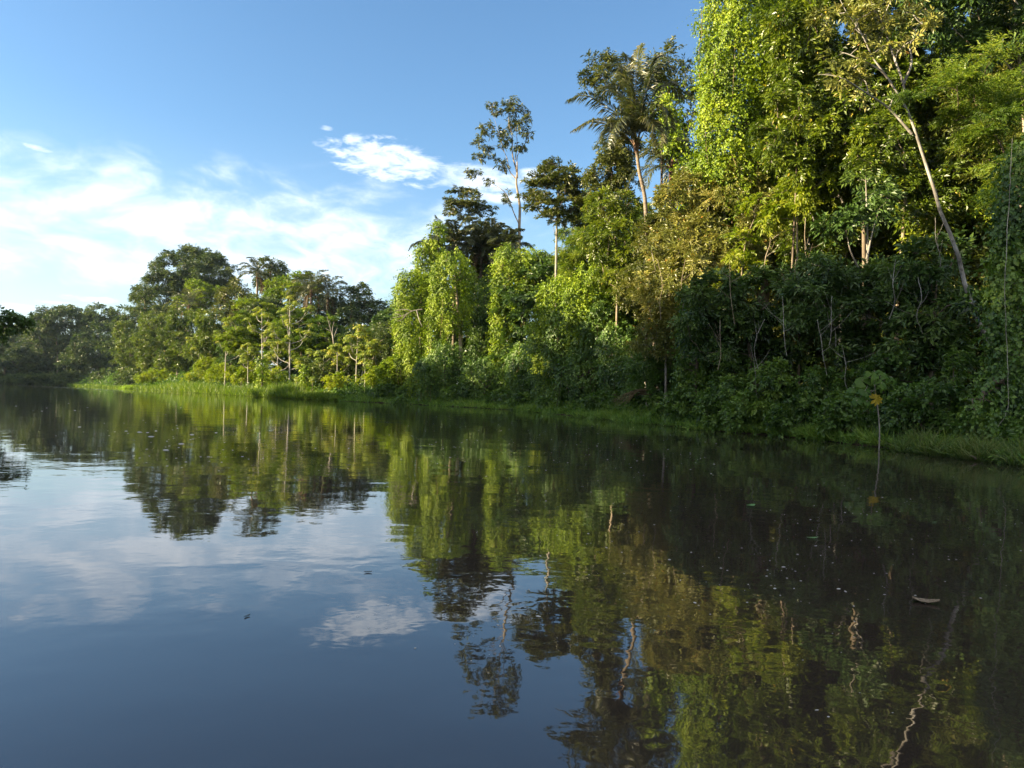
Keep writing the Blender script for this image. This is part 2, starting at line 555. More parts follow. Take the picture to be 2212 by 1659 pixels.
def clump_leaves(G, C, O, s, tj=.2, tbias=0.0):
    n = len(C)
    per = max(6, s['cov'] * 4.2 * s['r'] ** 2 / (s['L'] * s['W'] * .5))
    nt = max(2, int(round(per / s['k'])))
    r = s['r'] * rng.uniform(.75, 1.25, n)
    ct = np.clip(.5 + tbias + rng.normal(size=n) * tj, 0, 1)
    idx = np.repeat(np.arange(n), nt)
    m_ = len(idx)
    q = rnd(m_)
    q[:, 2] *= s['sq']
    T = q + O[idx] * .45
    T[:, 2] = T[:, 2] * (.35 + .65 * s['sq']) + .12
    T = unit(T)
    B = C[idx] + T * (r[idx] * rng.uniform(0, .45, m_))[:, None]
    N = rng.normal(size=(m_, 3)) * .35 + O[idx] * .55 + np.array([0, 0, .75])
    twigs(G, B, T, N, r[idx] * rng.uniform(.6, 1.0, m_), s['k'], s['L'], s['W'], s['ang'], s['droop'], .35, ct[idx], .16, .1, s['grav'])


def limbs_to(G, nodes, C, r_tip, r_k, kside=5, t=.5, first=0):
    """join each clump centre to the nearest suitable point of the growing skeleton"""
    pts = [p for p in nodes[first:]]
    order = np.argsort([min(np.linalg.norm(c_ - p) for p in pts) for c_ in C])
    for q in order:
        c_ = C[q]
        A = np.array(pts)
        dv = c_ - A
        dist = np.linalg.norm(dv, axis=1)
        pen = np.maximum(0, A[:, 2] - c_[2] + .35 * np.linalg.norm(dv[:, :2], axis=1)) * 1.3
        a_ = A[np.argmin(dist + pen)]
        ln = np.linalg.norm(c_ - a_)
        if ln < .15:
            continue
        mid_ = (a_ + c_) / 2 + rng.normal(size=3) * ln * .07 + np.array([0, 0, ln * .06])
        sp_ = spline([a_, mid_, c_], 6)
        G.tube(sp_, np.linspace(r_tip + r_k * ln, r_tip, 6), kside, t)
        pts.extend([sp_[2], sp_[4], sp_[5]])


def wblobs(blobs, Y, depth=1.0):
    out_ = []
    for b_ in blobs:
        x, y, rx, ry = b_[:4]
        dY = b_[4] if len(b_) > 4 else rng.uniform(-.4, .4) * rx * Y / F
        c_ = P(x, y, Y + dY)
        out_.append((c_, np.array([rx, (rx * .65 + ry * .35) * depth, ry]) * Y / F))
    return out_


def root_at(x, Y):
    b_ = P(x, 850, Y)
    return on_ground(b_[0], b_[1])


def tree(name, label, Y, blobs, sty, trunk=None, limbs=(), tr=.16, bark='trunk_brown', cat='tree', group=None, limb=True, dens=1.0, tbias=0.0, depth=1.0, trunk_name='trunk', crown_name='crown', tip=.012,
         extra=None, basex=None):
    W_ = wblobs(blobs, Y, depth)
    cx = np.mean([b_[0] for b_ in blobs])
    base = root_at(basex if basex is not None else (trunk[0][0] if trunk else cx), Y)
    o = empty(name, base, label, cat, group)
    G = Geo()
    cc = np.mean([c_ for c_, _ in W_], axis=0)
    top = max(W_, key=lambda q: q[0][2])[0]
    if inside(base[None, :2], RIVER)[0]:
        print('IN RIVER', label, Y)
    if trunk:
        pts = [P(x, y, Y) for x, y in trunk]
        if pts[0][2] > base[2] + .3:
            pts = [base + np.array([0, 0, -.1]), base * .35 + pts[0] * .65 + np.array([0, 0, .0])] + pts if pts[0][2] - base[2] > 3 else [base] + pts
    else:
        h = top[2] - base[2]
        pts = [base + np.array([0, 0, -.15]), base + (cc - base) * .35 + np.append(rng.normal(size=2) * .03 * h, 0), cc - np.array([0, 0, .2 * (cc[2] - base[2]) * .2]), top * .75 + cc * .25]
    sp_ = spline(pts, 22)
    G.tube(sp_, tr * np.linspace(1.15, .12, 22), 9)
    nodes = list(sp_[8:])
    for lm in limbs:
        Yl = Y
        lp = spline([P(x, y, Yl + (k_ * .25 if k_ else 0) * rng.uniform(-1, 1)) for k_, (x, y) in enumerate(lm[1:])], 14)
        G.tube(lp, np.linspace(lm[0], lm[0] * .12, 14), 7)
        nodes += list(lp[3:])
    C, O = ell_points(W_, sty['r'], dens)
    if limb:
        k_ = min(len(C), 160)
        sel = rng.permutation(len(C))[:k_]
        limbs_to(G, nodes, C[sel], tip, .014)
    G.build(trunk_name, M[bark], o, base, True)
    L_ = Geo()
    clump_leaves(L_, C, O, sty, tbias=tbias)
    L_.build(crown_name, M[sty['mat']], o, base)
    if extra:
        extra(o, base, W_, C, O)
    return o


def capsule_points(lobes, spacing, holes=.95):
    """points over lumps of hanging creepers: (x,y,z), outward, height of the lobe's foot"""
    Pn, On, Zb = [], [], []
    for li, (c_, r, zb) in enumerate(lobes):      # c_: centre of the dome, r: (rx, ry, rz of the dome), zb: foot
        zside = max(.1, c_[2] - zb)
        a_dome = 2 * math.pi * (r[0] * r[1] + r[0] * r[2]) / 2
        a_side = math.pi * (r[0] + r[1]) * zside
        n = int((a_dome + a_side) / spacing ** 2)
        dome = rng.random(n) < a_dome / (a_dome + a_side)
        d = rnd(n)
        d[:, 2] = np.abs(d[:, 2])
        th = rng.random(n) * 2 * np.pi
        hz = rng.random(n)
        side = np.stack([np.cos(th), np.sin(th), np.zeros(n)], 1)
        dd = np.where(dome[:, None], d, side)
        z0 = np.where(dome, 0, -zside * hz)
        ph = rng.uniform(0, 6.28, 4)
        an = np.arctan2(dd[:, 1], dd[:, 0])
        zz = c_[2] + z0 + d[:, 2] * dome * r[2]
        lump = 1 + .17 * np.sin(3 * an + ph[0] + zz * .5) + .13 * np.sin(5 * an + ph[1] - zz * .9) + .10 * np.sin(zz * 1.7 + ph[2] + 2 * an) + .07 * np.sin(zz * 3.9 + 7 * an + ph[3])
        taper = 1 - .28 * np.where(dome, 0, hz) ** 1.5
        f = lump * taper * (1 - np.abs(rng.normal(size=n)) * .09 - (rng.random(n) < .3) * rng.random(n) * .35)
        p = np.stack([c_[0] + dd[:, 0] * r[0] * f, c_[1] + dd[:, 1] * r[1] * f, c_[2] + z0 + dd[:, 2] * r[2] * f], 1)
        gap = np.sin(p[:, 0] * 2.1 + ph[0]) * np.sin(p[:, 1] * 2.3 + ph[1]) + .8 * np.sin(p[:, 0] * 4.3 + p[:, 1] * 3.7 + ph[3]) + .35 * np.sin(p[:, 2] * 1.3 + ph[2])
        keep = gap + rng.normal(size=n) * .3 > -1.25 + np.where(dome, .25 * (holes - .95), hz) * holes
        for lj, (c2, r2, zb2) in enumerate(lobes):
            if lj == li:
                continue
            up = p[:, 2] > c2[2]
            q = (p - c2) / r2
            q[~up, 2] = 0
            keep &= ~((np.sum(q * q, axis=1) < .55) & (p[:, 2] > zb2))
        Pn.append(p[keep])
        On.append(unit(dd / r)[keep])
        Zb.append(np.full(keep.sum(), zb))
    return np.concatenate(Pn), np.concatenate(On), np.concatenate(Zb)


def vine_tree(name, label, Y, lobes, holes=None, L=.17, W=.14, mat='vine', dens=1.0, tr=.2, bark='trunk_brown', beard=0, cat='tree', group=None, strand=1.1, bare=None, tufts=True, trunk=None, tbias=0.):
    """a tree smothered by a hanging mat of creepers. lobes: x, y top, y foot, half width[, dY]"""
    Wl = []
    for lb in lobes:
        x, yt, yb, rx = lb[:4]
        dY = lb[4] if len(lb) > 4 else rng.uniform(-.5, .5) * rx * Y / F
        r = rx * Y / F
        rz = min(r * .95, .55 * (yb - yt) * Y / F)
        c_ = P(x, yt, Y + dY) - np.array([0, 0, rz])
        zb = max(P(x, yb, Y + dY)[2], .25)
        Wl.append((c_, np.array([r, r * .9, rz]), min(zb, c_[2] - .1)))
    big_ = max(Wl, key=lambda q: q[0][2])
    base = on_ground(big_[0][0], big_[0][1]) if trunk is None else root_at(trunk[0][0], Y)
    o = empty(name, base, label, cat, group)
    G = Geo()
    if trunk is None:
        sp_ = spline([base - np.array([0, 0, .15]), base + (big_[0] - base) * .5 + np.array([.15, .1, 0]), big_[0]], 16)
    else:
        sp_ = spline([base - np.array([0, 0, .15])] + [P(x, y, Y) for x, y in trunk], 16)
    G.tube(sp_, tr * np.linspace(1.1, .6, 16), 9)
    limbs_to(G, list(sp_[5:]), np.array([c_ for c_, _, _ in Wl]), .05, .02)
    C = np.concatenate([c_ + rnd(9) * r * .8 for c_, r, _ in Wl])
    limbs_to(G, list(sp_[6:]), C, .015, .012)
    G.build('trunk', M[bark], o, base, True)
    s_ = math.sqrt(L * W) * 1.15 / math.sqrt(dens)
    p, out_, zb = capsule_points(Wl, s_, holes if holes is not None else (1.5 if mat == 'vine_shade' else 1.3))
    n = len(p)
    L_ = Geo()
    lumpt = .5 + tbias + .22 * np.sin(p[:, 0] * 1.9 + p[:, 2] * 1.1) + .18 * np.sin(p[:, 2] * 2.3 - p[:, 0] * 1.3 + 1)
    # strands running down the face of the mat, leaves facing out
    T = np.tile(np.array([[0, 0, -.8]]), (n, 1)) + out_ * .3 + rng.normal(size=(n, 3)) * .5
    ln = (L * 2.2 + strand * .25) * rng.uniform(.45, 1.0, n)
    ln = np.minimum(ln, np.maximum(.2, p[:, 2] - zb + .3))
    twigs(L_, p + out_ * .05, T, out_ + np.array([0, 0, .35]) + rng.normal(size=(n, 3)) * .2, ln, 5, L, W, .75, .0, .34, np.clip(lumpt, .05, .95), .2, .0, .45, .05)
    # looser shoots standing off the mat
    k_ = rng.permutation(n)[:max(1, n // 8)]
    T2 = out_[k_] + rng.normal(size=(len(k_), 3)) * .5 + np.array([0, 0, .25])
    twigs(L_, p[k_], T2, rng.normal(size=(len(k_), 3)) + np.array([0, 0, 1.]), .35 + .8 * rng.random(len(k_)) ** 2 * strand, 7, L, W, .9, .6, .4, .6, .2, .1, .4, .12)
    L_.build('creeper_mat', M[mat], o, base)
    # free-hanging strings under the mat
    H = Geo()
    lowm = np.where((rng.random(n) < .03) & (p[:, 2] - zb < .75 * (p[:, 2].max() - zb)))[0]
    nn = len(lowm)
    if nn:
        hp = p[lowm] + out_[lowm] * .12
        hl = np.minimum(strand * rng.uniform(1.2, 3.0, nn), np.maximum(.3, hp[:, 2] - .6))
        twigs(H, hp, np.tile(np.array([[0, 0, -1.]]), (nn, 1)) + rng.normal(size=(nn, 3)) * .05, out_[lowm] + rng.normal(size=(nn, 3)) * .3, hl, 12, L * .9, W * .9, .9, 0, .45, .5, .22, 0, .4, .12)
    if nn:
        H.build('hanging_vines', M[mat], o, base)
    if beard:
        Bd = Geo()
        sel = rng.permutation(n)[:beard]
        for q in sel:
            a_ = p[q] + out_[q] * .1
            ll = min(rng.uniform(1.0, 3.2), a_[2] - .3)
            if ll < .3:
                continue
            pt = spline([a_, a_ + np.array([rng.normal() * .08, rng.normal() * .08, -ll * .5]), a_ + np.array([rng.normal() * .15, rng.normal() * .15, -ll])], 7)
            Bd.tube(pt, .018, 3, rng.random())
        Bd.build('dry_vines', M['dead'], o, base)
    return o


def shrub(name, label, Y, blobs, sty, group=None, cat='shrub', tbias=0., dens=1.0, base=None):
    W_ = wblobs(blobs, Y, .9)
    cx, cy = np.mean([c_[0] for c_, _ in W_]), np.mean([c_[1] for c_, _ in W_])
    b_ = on_ground(cx, cy)
    o = empty(name, b_, label, cat, group)
    C, O = ell_points(W_, sty['r'], dens, .8)
    C[:, 2] = np.maximum(C[:, 2], b_[2] + .12)
    G = Geo()
    sel = rng.permutation(len(C))[:60]
    for q in range(3):
        G.tube(spline([b_ - np.array([0, 0, .1]), b_ + np.array([rng.normal() * .2, rng.normal() * .2, .4]), (b_ * .4 + C[sel[q % len(sel)]] * .6)], 7), np.linspace(.04, .015, 7), 5)
    limbs_to(G, [b_ + np.array([0, 0, .3]), b_ * .5 + np.mean(C, axis=0) * .5], C[sel], .006, .008)
    G.build('stem', M['trunk_brown'], o, b_, True)
    L_ = Geo()
    clump_leaves(L_, C, O, sty, tbias=tbias)
    L_.build('foliage', M[sty['mat']], o, b_)
    return o


def frond_geo(pts, nl, ll, wl, t=.5, hang=.55, rach=.03, twist=0., fwd=.75):
    """one pinnate palm frond along a 3-D curve"""
    G = Geo()
    n = 26
    sp_ = spline(pts, n)
    G.tube(sp_, np.linspace(rach, rach * .25, n), 5, .95)
    dense = spline(pts, nl + 6)[6:]
    T = unit(np.gradient(dense, axis=0))
    S = unit(np.cross(T, np.array([0, 0, 1.0])) + 1e-6)
    N = np.cross(S, T)
    u = np.linspace(0, 1, nl)
    prof = ll * (.45 + .55 * np.sin(np.pi * np.clip(u * .85 + .18, 0, 1))) * np.where(u > .85, 1 - (u - .85) * 3, 1)
    for sg in (-1, 1):
        D = T * fwd + S * sg * (.9 + .2 * rng.random((nl, 1))) + N * (.25 + twist) + rng.normal(size=(nl, 3)) * .12
        D = unit(D)
        l1 = prof * rng.uniform(.85, 1.1, nl)
        tt = np.clip(t + rng.normal(size=nl) * .18, 0, 1)
        # each leaflet in two pieces so that it can droop
        G.leaves(dense, D, N + rng.normal(size=(nl, 3)) * .35, l1 * .6, wl, tt, .2, .05, .6)
        D2 = unit(D + np.array([0, 0, -1.0]) * hang * rng.uniform(.6, 1.5, (nl, 1)))
        G.leaves(dense + D * (l1 * .42)[:, None], D2, N + rng.normal(size=(nl, 3)) * .3, l1 * .7, wl * .9, tt, .2, .1, .35)
    return G


def palm(name, label, head, base, nf, flen, tr=.13, tilt=(.15, 1.5), nl=44, ll=.75, wl=.06, fr_px=None, bark='trunk_palm', group=None, tb=.45, dead=0, trunk_pts=None, hang=.55):
    o = empty(name, base, label, 'palm tree', group)
    G = Geo()
    sp_ = spline(trunk_pts if trunk_pts is not None else [base - np.array([0, 0, .15]), base * .5 + head * .5 + np.array([rng.normal() * .1, 0, 0]), head], 18)
    G.tube(sp_, tr * np.linspace(1.2, .85, 18), 9)
    G.build('trunk', M[bark], o, base, True)
    S_ = Geo()
    ax = unit(sp_[-1] - sp_[-3])
    S_.tube(np.array([head + ax * q for q in (-.25, .1, .6, 1.1, 1.5)]), np.array([1.0, 1.5, 1.25, .8, .35]) * tr, 9)
    for q in range(14):
        d = unit(ax * 1.0 + rng.normal(size=3) * .28)
        S_.tube(spline([head + d * .1, head + d * .9, head + d * 1.5 + np.array([0, 0, -.1])], 6), np.linspace(.05, .012, 6), 4, .5)
    S_.build('leaf_sheath', M['sheath'], o, base, True)
    curves = []
    if fr_px:
        for fp, dY0, dY1, Y in fr_px:
            m_ = len(fp)
            curves.append([P(x, y, Y + dY0 + (dY1 - dY0) * q / (m_ - 1)) for q, (x, y) in enumerate(fp)])
    for q in range(nf):
        a_ = q * 2.39996 + rng.normal() * .2
        th = tilt[0] + (tilt[1] - tilt[0]) * ((q + .5) / nf) ** .9
        l_ = flen * rng.uniform(.85, 1.1)
        h = np.array([math.cos(a_), math.sin(a_), 0])
        p0 = head + ax * .8
        p1 = p0 + (h * math.sin(th) + np.array([0, 0, math.cos(th)])) * l_ * .4
        th2 = th + .45
        p2 = p1 + (h * math.sin(th2) + np.array([0, 0, math.cos(th2)])) * l_ * .33
        th3 = th2 + .75
        p3 = p2 + (h * math.sin(th3) + np.array([0, 0, math.cos(th3)])) * l_ * .3
        curves.append([p0, p1, p2, p3])
    for cv_ in curves:
        frond_geo(cv_, nl, ll, wl, np.clip(tb + rng.normal() * .15, 0, 1), hang).build('frond', M['palm'], o, base)
    for q in range(dead):
        a_ = rng.uniform(0, 6.28)
        h = np.array([math.cos(a_), math.sin(a_), 0])
        l_ = flen * rng.uniform(.6, .9)
        frond_geo([head, head + h * l_ * .22 + np.array([0, 0, -.1]), head + h * l_ * .32 - np.array([0, 0, l_ * .4]), head + h * l_ * .3 - np.array([0, 0, l_ * .8])], nl, ll * .7, wl, .4, .9).build('dry_frond', M['dead'], o, base)
    return o


def whorl(G, c_, axis, k, L, W, tilt, t, tj=.15, droop=.2):
    """a palmate leaf: k lobes round its stalk"""
    axis = unit(np.asarray(axis, float))
    a_ = unit(np.cross(axis, np.array([.3, .8, .52])))
    b_ = np.cross(axis, a_)
    th = np.arange(k) * 2 * np.pi / k * .93 + rng.random() * 6.28
    D = a_ * np.cos(th)[:, None] + b_ * np.sin(th)[:, None] - axis * tilt
    s_ = rng.uniform(.8, 1.1, k)
    G.leaves(np.tile(c_, (k, 1)), D, np.tile(axis, (k, 1)) + rng.normal(size=(k, 3)) * .15, L * s_, W * s_, np.clip(t + rng.normal(size=k) * tj, 0, 1), .1, droop, .6)


def cecropia_geo(h, spread, nb, lo, seed, lean=.03, leaf=.36, nleaf=9):
    """slender candelabra tree: returns trunk and crown geometry about the origin"""
    r_ = np.random.default_rng(seed)
    G, L_ = Geo(), Geo()
    lean_v = r_.normal(size=2) * lean * h
    tp = spline([(0, 0, -.2), (lean_v[0] * .3, lean_v[1] * .3, h * .5), (lean_v[0], lean_v[1], h)], 16)
    G.tube(tp, np.linspace(.125, .045, 16) * (h / 12) ** .5, 7)
    tips = [(tp[-1], np.array([0, 0, 1.0]))]
    for q in range(nb):
        u = lo + (1 - lo) * (q + .5) / nb * .92
        p0 = tp[int(u * 15)]
        a_ = q * 2.4 + r_.normal() * .4
        hd = np.array([math.cos(a_), math.sin(a_), 0])
        ln = spread * (1.15 - .75 * (u - lo) / (1 - lo)) * r_.uniform(.7, 1.1)
        e = p0 + hd * ln * .8 + np.array([0, 0, ln * .75])
        bp_ = spline([p0, p0 + hd * ln * .5 + np.array([0, 0, ln * .22]), e], 9)
        G.tube(bp_, np.linspace(.065, .03, 9) * (h / 12) ** .5, 5)
        tips.append((e, unit(hd * .5 + np.array([0, 0, 1.]))))
        for z in range(r_.integers(1, 4)):
            p1 = bp_[int(r_.integers(3, 8))]
            e2 = p1 + unit(hd + r_.normal(size=3) * .8) * ln * .35 + np.array([0, 0, ln * .28])
            G.tube(spline([p1, (p1 + e2) / 2 - np.array([0, 0, .08]), e2], 5), np.linspace(.02, .012, 5) * (h / 12) ** .5, 4)
            tips.append((e2, np.array([0, 0, 1.])))
    for e, ax in tips:
        ct = r_.uniform(.25, .75)
        for q in range(nleaf):
            a_ = q * 2.4 + r_.normal() * .3
            ph = r_.uniform(.5, 1.5)
            d = np.array([math.cos(a_) * math.sin(ph), math.sin(a_) * math.sin(ph), math.cos(ph)])
            st = leaf * r_.uniform(.9, 1.5)
            whorl(L_, e + d * st, d * .6 + np.array([0, 0, .8]), 7, leaf * r_.uniform(.8, 1.15), leaf * .36, .25, .97 if r_.random() < .05 else np.clip(ct + r_.normal() * .15, 0, .85), .08, .25)
    return G, L_


# ================================================================ right bank, near (18-45 m)
def gtree(name, label, base, h, rad, sty, nb=7, tr=.22, cat='tree', group=None, lo=.35, bark='trunk_brown', tbias=0.):
    """a forest tree built about its own base from height and crown radius"""
    o = empty(name, base, label, cat, group)
    base = np.asarray(base, float)
    G = Geo()
    top = base + np.array([rng.normal() * .06 * h, rng.normal() * .06 * h, h * .9])
    sp_ = spline([base - np.array([0, 0, .2]), base * .5 + top * .5 + np.append(rng.normal(size=2) * .03 * h, 0), top], 18)
    G.tube(sp_, tr * np.linspace(1.2, .3, 18), 8)
    W_ = []
    for q in range(nb):
        u = lo + (1 - lo) * (q + .5) / nb
        a_ = q * 2.4 + rng.random()
        rr = rad * (.5 + .3 * math.sin(math.pi * u))
        off = rad * .6 * (1 - (u - lo) / (1 - lo) * .75)
        W_.append((base + np.array([math.cos(a_) * off, math.sin(a_) * off, h * u]), np.array([rr, rr, rr * .75])))
    C, O = ell_points(W_, sty['r'])
    limbs_to(G, list(sp_[6:]), C[rng.permutation(len(C))[:90]], .012, .014)
    G.build('trunk', M[bark], o, base, True)
    L_ = Geo()
    clump_leaves(L_, C, O, sty, tbias=tbias)
    L_.build('crown', M[sty['mat']], o, base)
    return o


# --- the big creeper-smothered tree at the top
vine_tree('vine_covered_tree', 'tallest tree smothered in bright hanging creepers, its edge against the blue sky', 41,
          [(1600, -60, 330, 62), (1552, 55, 300, 36), (1665, -90, 430, 70), (1565, 150, 400, 40), (1620, 230, 470, 48), (1735, -40, 300, 60), (1535, 240, 400, 26), (1700, 100, 380, 50, 1)], L=.135, W=.105, strand=1.6, beard=70, tr=.35, dens=1.25, holes=.7)
vine_tree('vine_covered_tree', 'lower creeper-draped tree with pale hanging strings right of the palm trunk', 43,
          [(1510, 330, 520, 34), (1560, 340, 560, 40), (1650, 360, 520, 36)], L=.135, W=.11, strand=1.2, beard=40, dens=1.2, holes=.7)
tree('broad_leaf_tree', 'large glossy dark green tree filling the top between creepers and slender leaning tree', 36.5,
     [(1830, 60, 105, 90), (1930, 40, 90, 90), (1755, 150, 70, 70), (1870, 210, 100, 75), (1790, 290, 85, 70), (1880, 320, 80, 60), (1720, 60, 60, 80), (1990, 110, 60, 80), (1830, -60, 110, 70), (1960, 200, 60, 70)],
     style('broad', r=.65, L=.27, W=.11), tr=.14)
tree('olive_tree', 'broad olive-brown small-leaved tree lit by the sun in the middle of the bank', 41,
     [(1480, 430, 66, 60), (1570, 470, 85, 75), (1450, 530, 62, 55), (1530, 580, 85, 75), (1640, 545, 85, 65), (1430, 630, 48, 55), (1470, 700, 58, 55), (1600, 395, 58, 48), (1690, 470, 60, 55), (1545, 520, 70, 60), (1425, 720, 35, 40)],
     style('olive'), tr=.22, bark='trunk_pale', tip=.015)
tree('olive_tree', 'olive tree with pale bare twigs hanging low over the dark hollow', 42,
     [(1440, 660, 42, 48), (1410, 735, 38, 36), (1465, 745, 34, 30)], style('olive', cov=1.0), tr=.09, bark='trunk_pale', tip=.016)
tree('bright_leaf_tree', 'small yellow-green tree with drooping compound leaves, sunlit in front of the olive foliage', 36.5,
     [(1715, 415, 42, 36), (1690, 470, 38, 36), (1752, 385, 36, 32), (1735, 450, 30, 30)], style('bright'), tr=.08, bark='trunk_tan')
tree('bright_leaf_tree', 'slim bright green sapling rising through the olive tree, below the creeper strings', 37,
     [(1598, 530, 26, 28), (1570, 600, 18, 26), (1618, 575, 20, 22), (1640, 440, 22, 18)], style('bright', cov=1.1), tr=.06, bark='trunk_tan')
tree('mixed_tree', 'olive green tree with thin pale stems behind the leaning tree, sunny above and dark below', 38,
     [(1800, 430, 75, 65), (1860, 500, 75, 65), (1760, 530, 65, 55), (1900, 400, 65, 55), (1940, 480, 55, 65), (1830, 360, 60, 40), (1690, 330, 40, 40)], style('olive', mat='broad', L=.2, W=.08, cov=1.2), tr=.12, bark='trunk_mottled', tip=.015)
tree('mixed_tree', 'sun-speckled leafy tree directly behind the upper leaning trunk', 33,
     [(1940, 320, 52, 42), (2010, 345, 48, 38), (1900, 280, 42, 32), (1965, 410, 46, 38), (2045, 430, 40, 36), (1880, 350, 34, 30)], style('broad', L=.2, W=.085, r=.5), tr=.13, bark='trunk_tan')
tree('broad_leaf_tree', 'glossy sunlit tree with drooping bright leaf sprays above the yellow-green small tree', 36,
     [(1700, 235, 50, 45), (1745, 300, 48, 42), (1660, 290, 34, 36), (1790, 350, 40, 34), (1715, 350, 36, 28)], style('bright', L=.22, W=.09, mat='broad'), tr=.08, bark='trunk_brown', tbias=.1)
tree('dark_tree', 'dark shaded tree with a pale forked trunk in the middle of the shadowed bank', 31,
     [(1760, 650, 70, 50), (1850, 690, 75, 50), (1800, 580, 60, 40), (1910, 600, 60, 45), (1950, 660, 60, 45), (1840, 760, 60, 40), (1875, 395, 40, 26), (1835, 480, 36, 30), (1905, 440, 36, 28)], style('dark'),
     trunk=[(1880, 900), (1878, 800), (1876, 700), (1873, 620), (1874, 560), (1872, 450), (1870, 380)], limbs=[(.07, (1873, 620), (1860, 590), (1838, 545), (1828, 500)), (.05, (1872, 560), (1885, 500), (1900, 450))], tr=.13, bark='trunk_pale')
tree('dark_tree', 'dark leafy tree in shade below the olive tree, left half of the shadowed bank', 35,
     [(1560, 650, 72, 52), (1650, 640, 80, 52), (1700, 720, 75, 48), (1600, 720, 70, 45), (1530, 720, 50, 50), (1660, 780, 60, 40)], style('dark'), tr=.15)
tree('dark_tree', 'dark broad-leaved tree in shade between the forked trunk and the leaning trunk', 28,
     [(1990, 580, 55, 50), (2030, 660, 60, 55), (1985, 730, 55, 50), (2040, 765, 42, 50), (2028, 560, 40, 40), (1960, 800, 50, 40), (2100, 650, 18, 12, -2.6)], style('dark', L=.26, W=.11), tr=.13)
tree('mid_green_tree', 'green tree catching the sun left of the leaning trunk', 33,
     [(1985, 470, 42, 50), (1970, 540, 36, 40), (2015, 520, 35, 40), (2070, 400, 55, 45), (2110, 470, 45, 50)], style('broad', L=.22, W=.09), tr=.12)
tree('feathery_tree', 'bright feathery fine-leaved tree reaching in from the right', 25,
     [(2035, 205, 62, 26), (2100, 165, 70, 32), (2175, 190, 60, 45), (2090, 255, 75, 36), (2170, 290, 65, 55), (2015, 240, 45, 18), (2120, 330, 60, 40), (2210, 240, 60, 70), (2200, 390, 50, 60)],
     style('feather'), tr=.10, bark='trunk_brown', tip=.008, trunk=[(2245, 760), (2225, 560), (2200, 420), (2165, 320), (2110, 230)])
tree('broad_leaf_tree', 'dark tree with a pale trunk in the top right corner', 29,
     [(2085, 30, 72, 62), (2180, 70, 65, 65), (2015, 5, 55, 55), (2110, 110, 45, 36), (2150, -60, 100, 60), (2240, 20, 50, 80)], style('broad', L=.25, W=.10, mat='dark'),
     trunk=[(2235, 600), (2222, 400), (2213, 250), (2205, 160), (2196, 70), (2186, -30)], limbs=[(.06, (2207, 190), (2215, 120), (2230, 60))], tr=.17, bark='trunk_tan')
# the slender leaning tree
tree('leaning_tree', 'slender leaning tree with long pale trunk, forked bare limbs and a few orange leaves', 26.2,
     [(1800, 35, 42, 34), (1870, 60, 46, 36), (1915, 20, 42, 34), (1835, 130, 38, 24), (1925, 105, 34, 28), (1975, 70, 36, 36), (1860, 175, 36, 20), (1790, 165, 28, 16), (1890, -20, 60, 30), (1990, 30, 26, 26)],
     style('olive', r=.42, L=.20, W=.075, cov=.62, mat='olive'),
     trunk=[(2200, 900), (2178, 830), (2155, 775), (2110, 690), (2080, 600), (2065, 532), (2037, 474), (2020, 416), (2003, 365), (1983, 303), (1966, 252), (1949, 218), (1911, 160), (1877, 112), (1864, 75), (1833, 34), (1812, -6)],
     limbs=[(.05, (1951, 220), (1952, 184), (1932, 126), (1908, 58), (1880, 0), (1868, -30)), (.048, (1970, 290), (1921, 235), (1867, 198), (1816, 167), (1765, 160)), (.05, (1952, 181), (1969, 136), (1966, 95), (1990, 72)),
            (.045, (1925, 180), (1900, 150), (1840, 120), (1815, 112)), (.03, (1921, 235), (1930, 205), (1922, 190))], tr=.085, bark='trunk_mottled', dens=.75)
# right edge curtain of creepers, in the shade
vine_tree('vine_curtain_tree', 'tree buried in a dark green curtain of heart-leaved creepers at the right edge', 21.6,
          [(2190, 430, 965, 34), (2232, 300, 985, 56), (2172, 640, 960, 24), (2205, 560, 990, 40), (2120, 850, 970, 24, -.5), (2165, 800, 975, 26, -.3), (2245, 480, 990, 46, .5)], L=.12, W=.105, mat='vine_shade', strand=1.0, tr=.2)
# a liana hanging in front of it
G = Geo()
G.tube(spline([P(2187, 300, 20.6), P(2183, 420, 20.5), P(2177, 560, 20.4), P(2174, 700, 20.4), P(2176, 820, 20.3), P(2172, 880, 20.4), P(2150, 920, 20.6)], 40) + np.cumsum(rng.normal(size=(40, 3)) * .012, axis=0), .0075, 5, .8)
lb = P(2150, 920, 19.2)
tag(G.build('hanging_liana', M['trunk_pale'], None, (0, 0, 0), True), 'thin pale liana hanging down the creeper curtain at the right edge', 'liana')

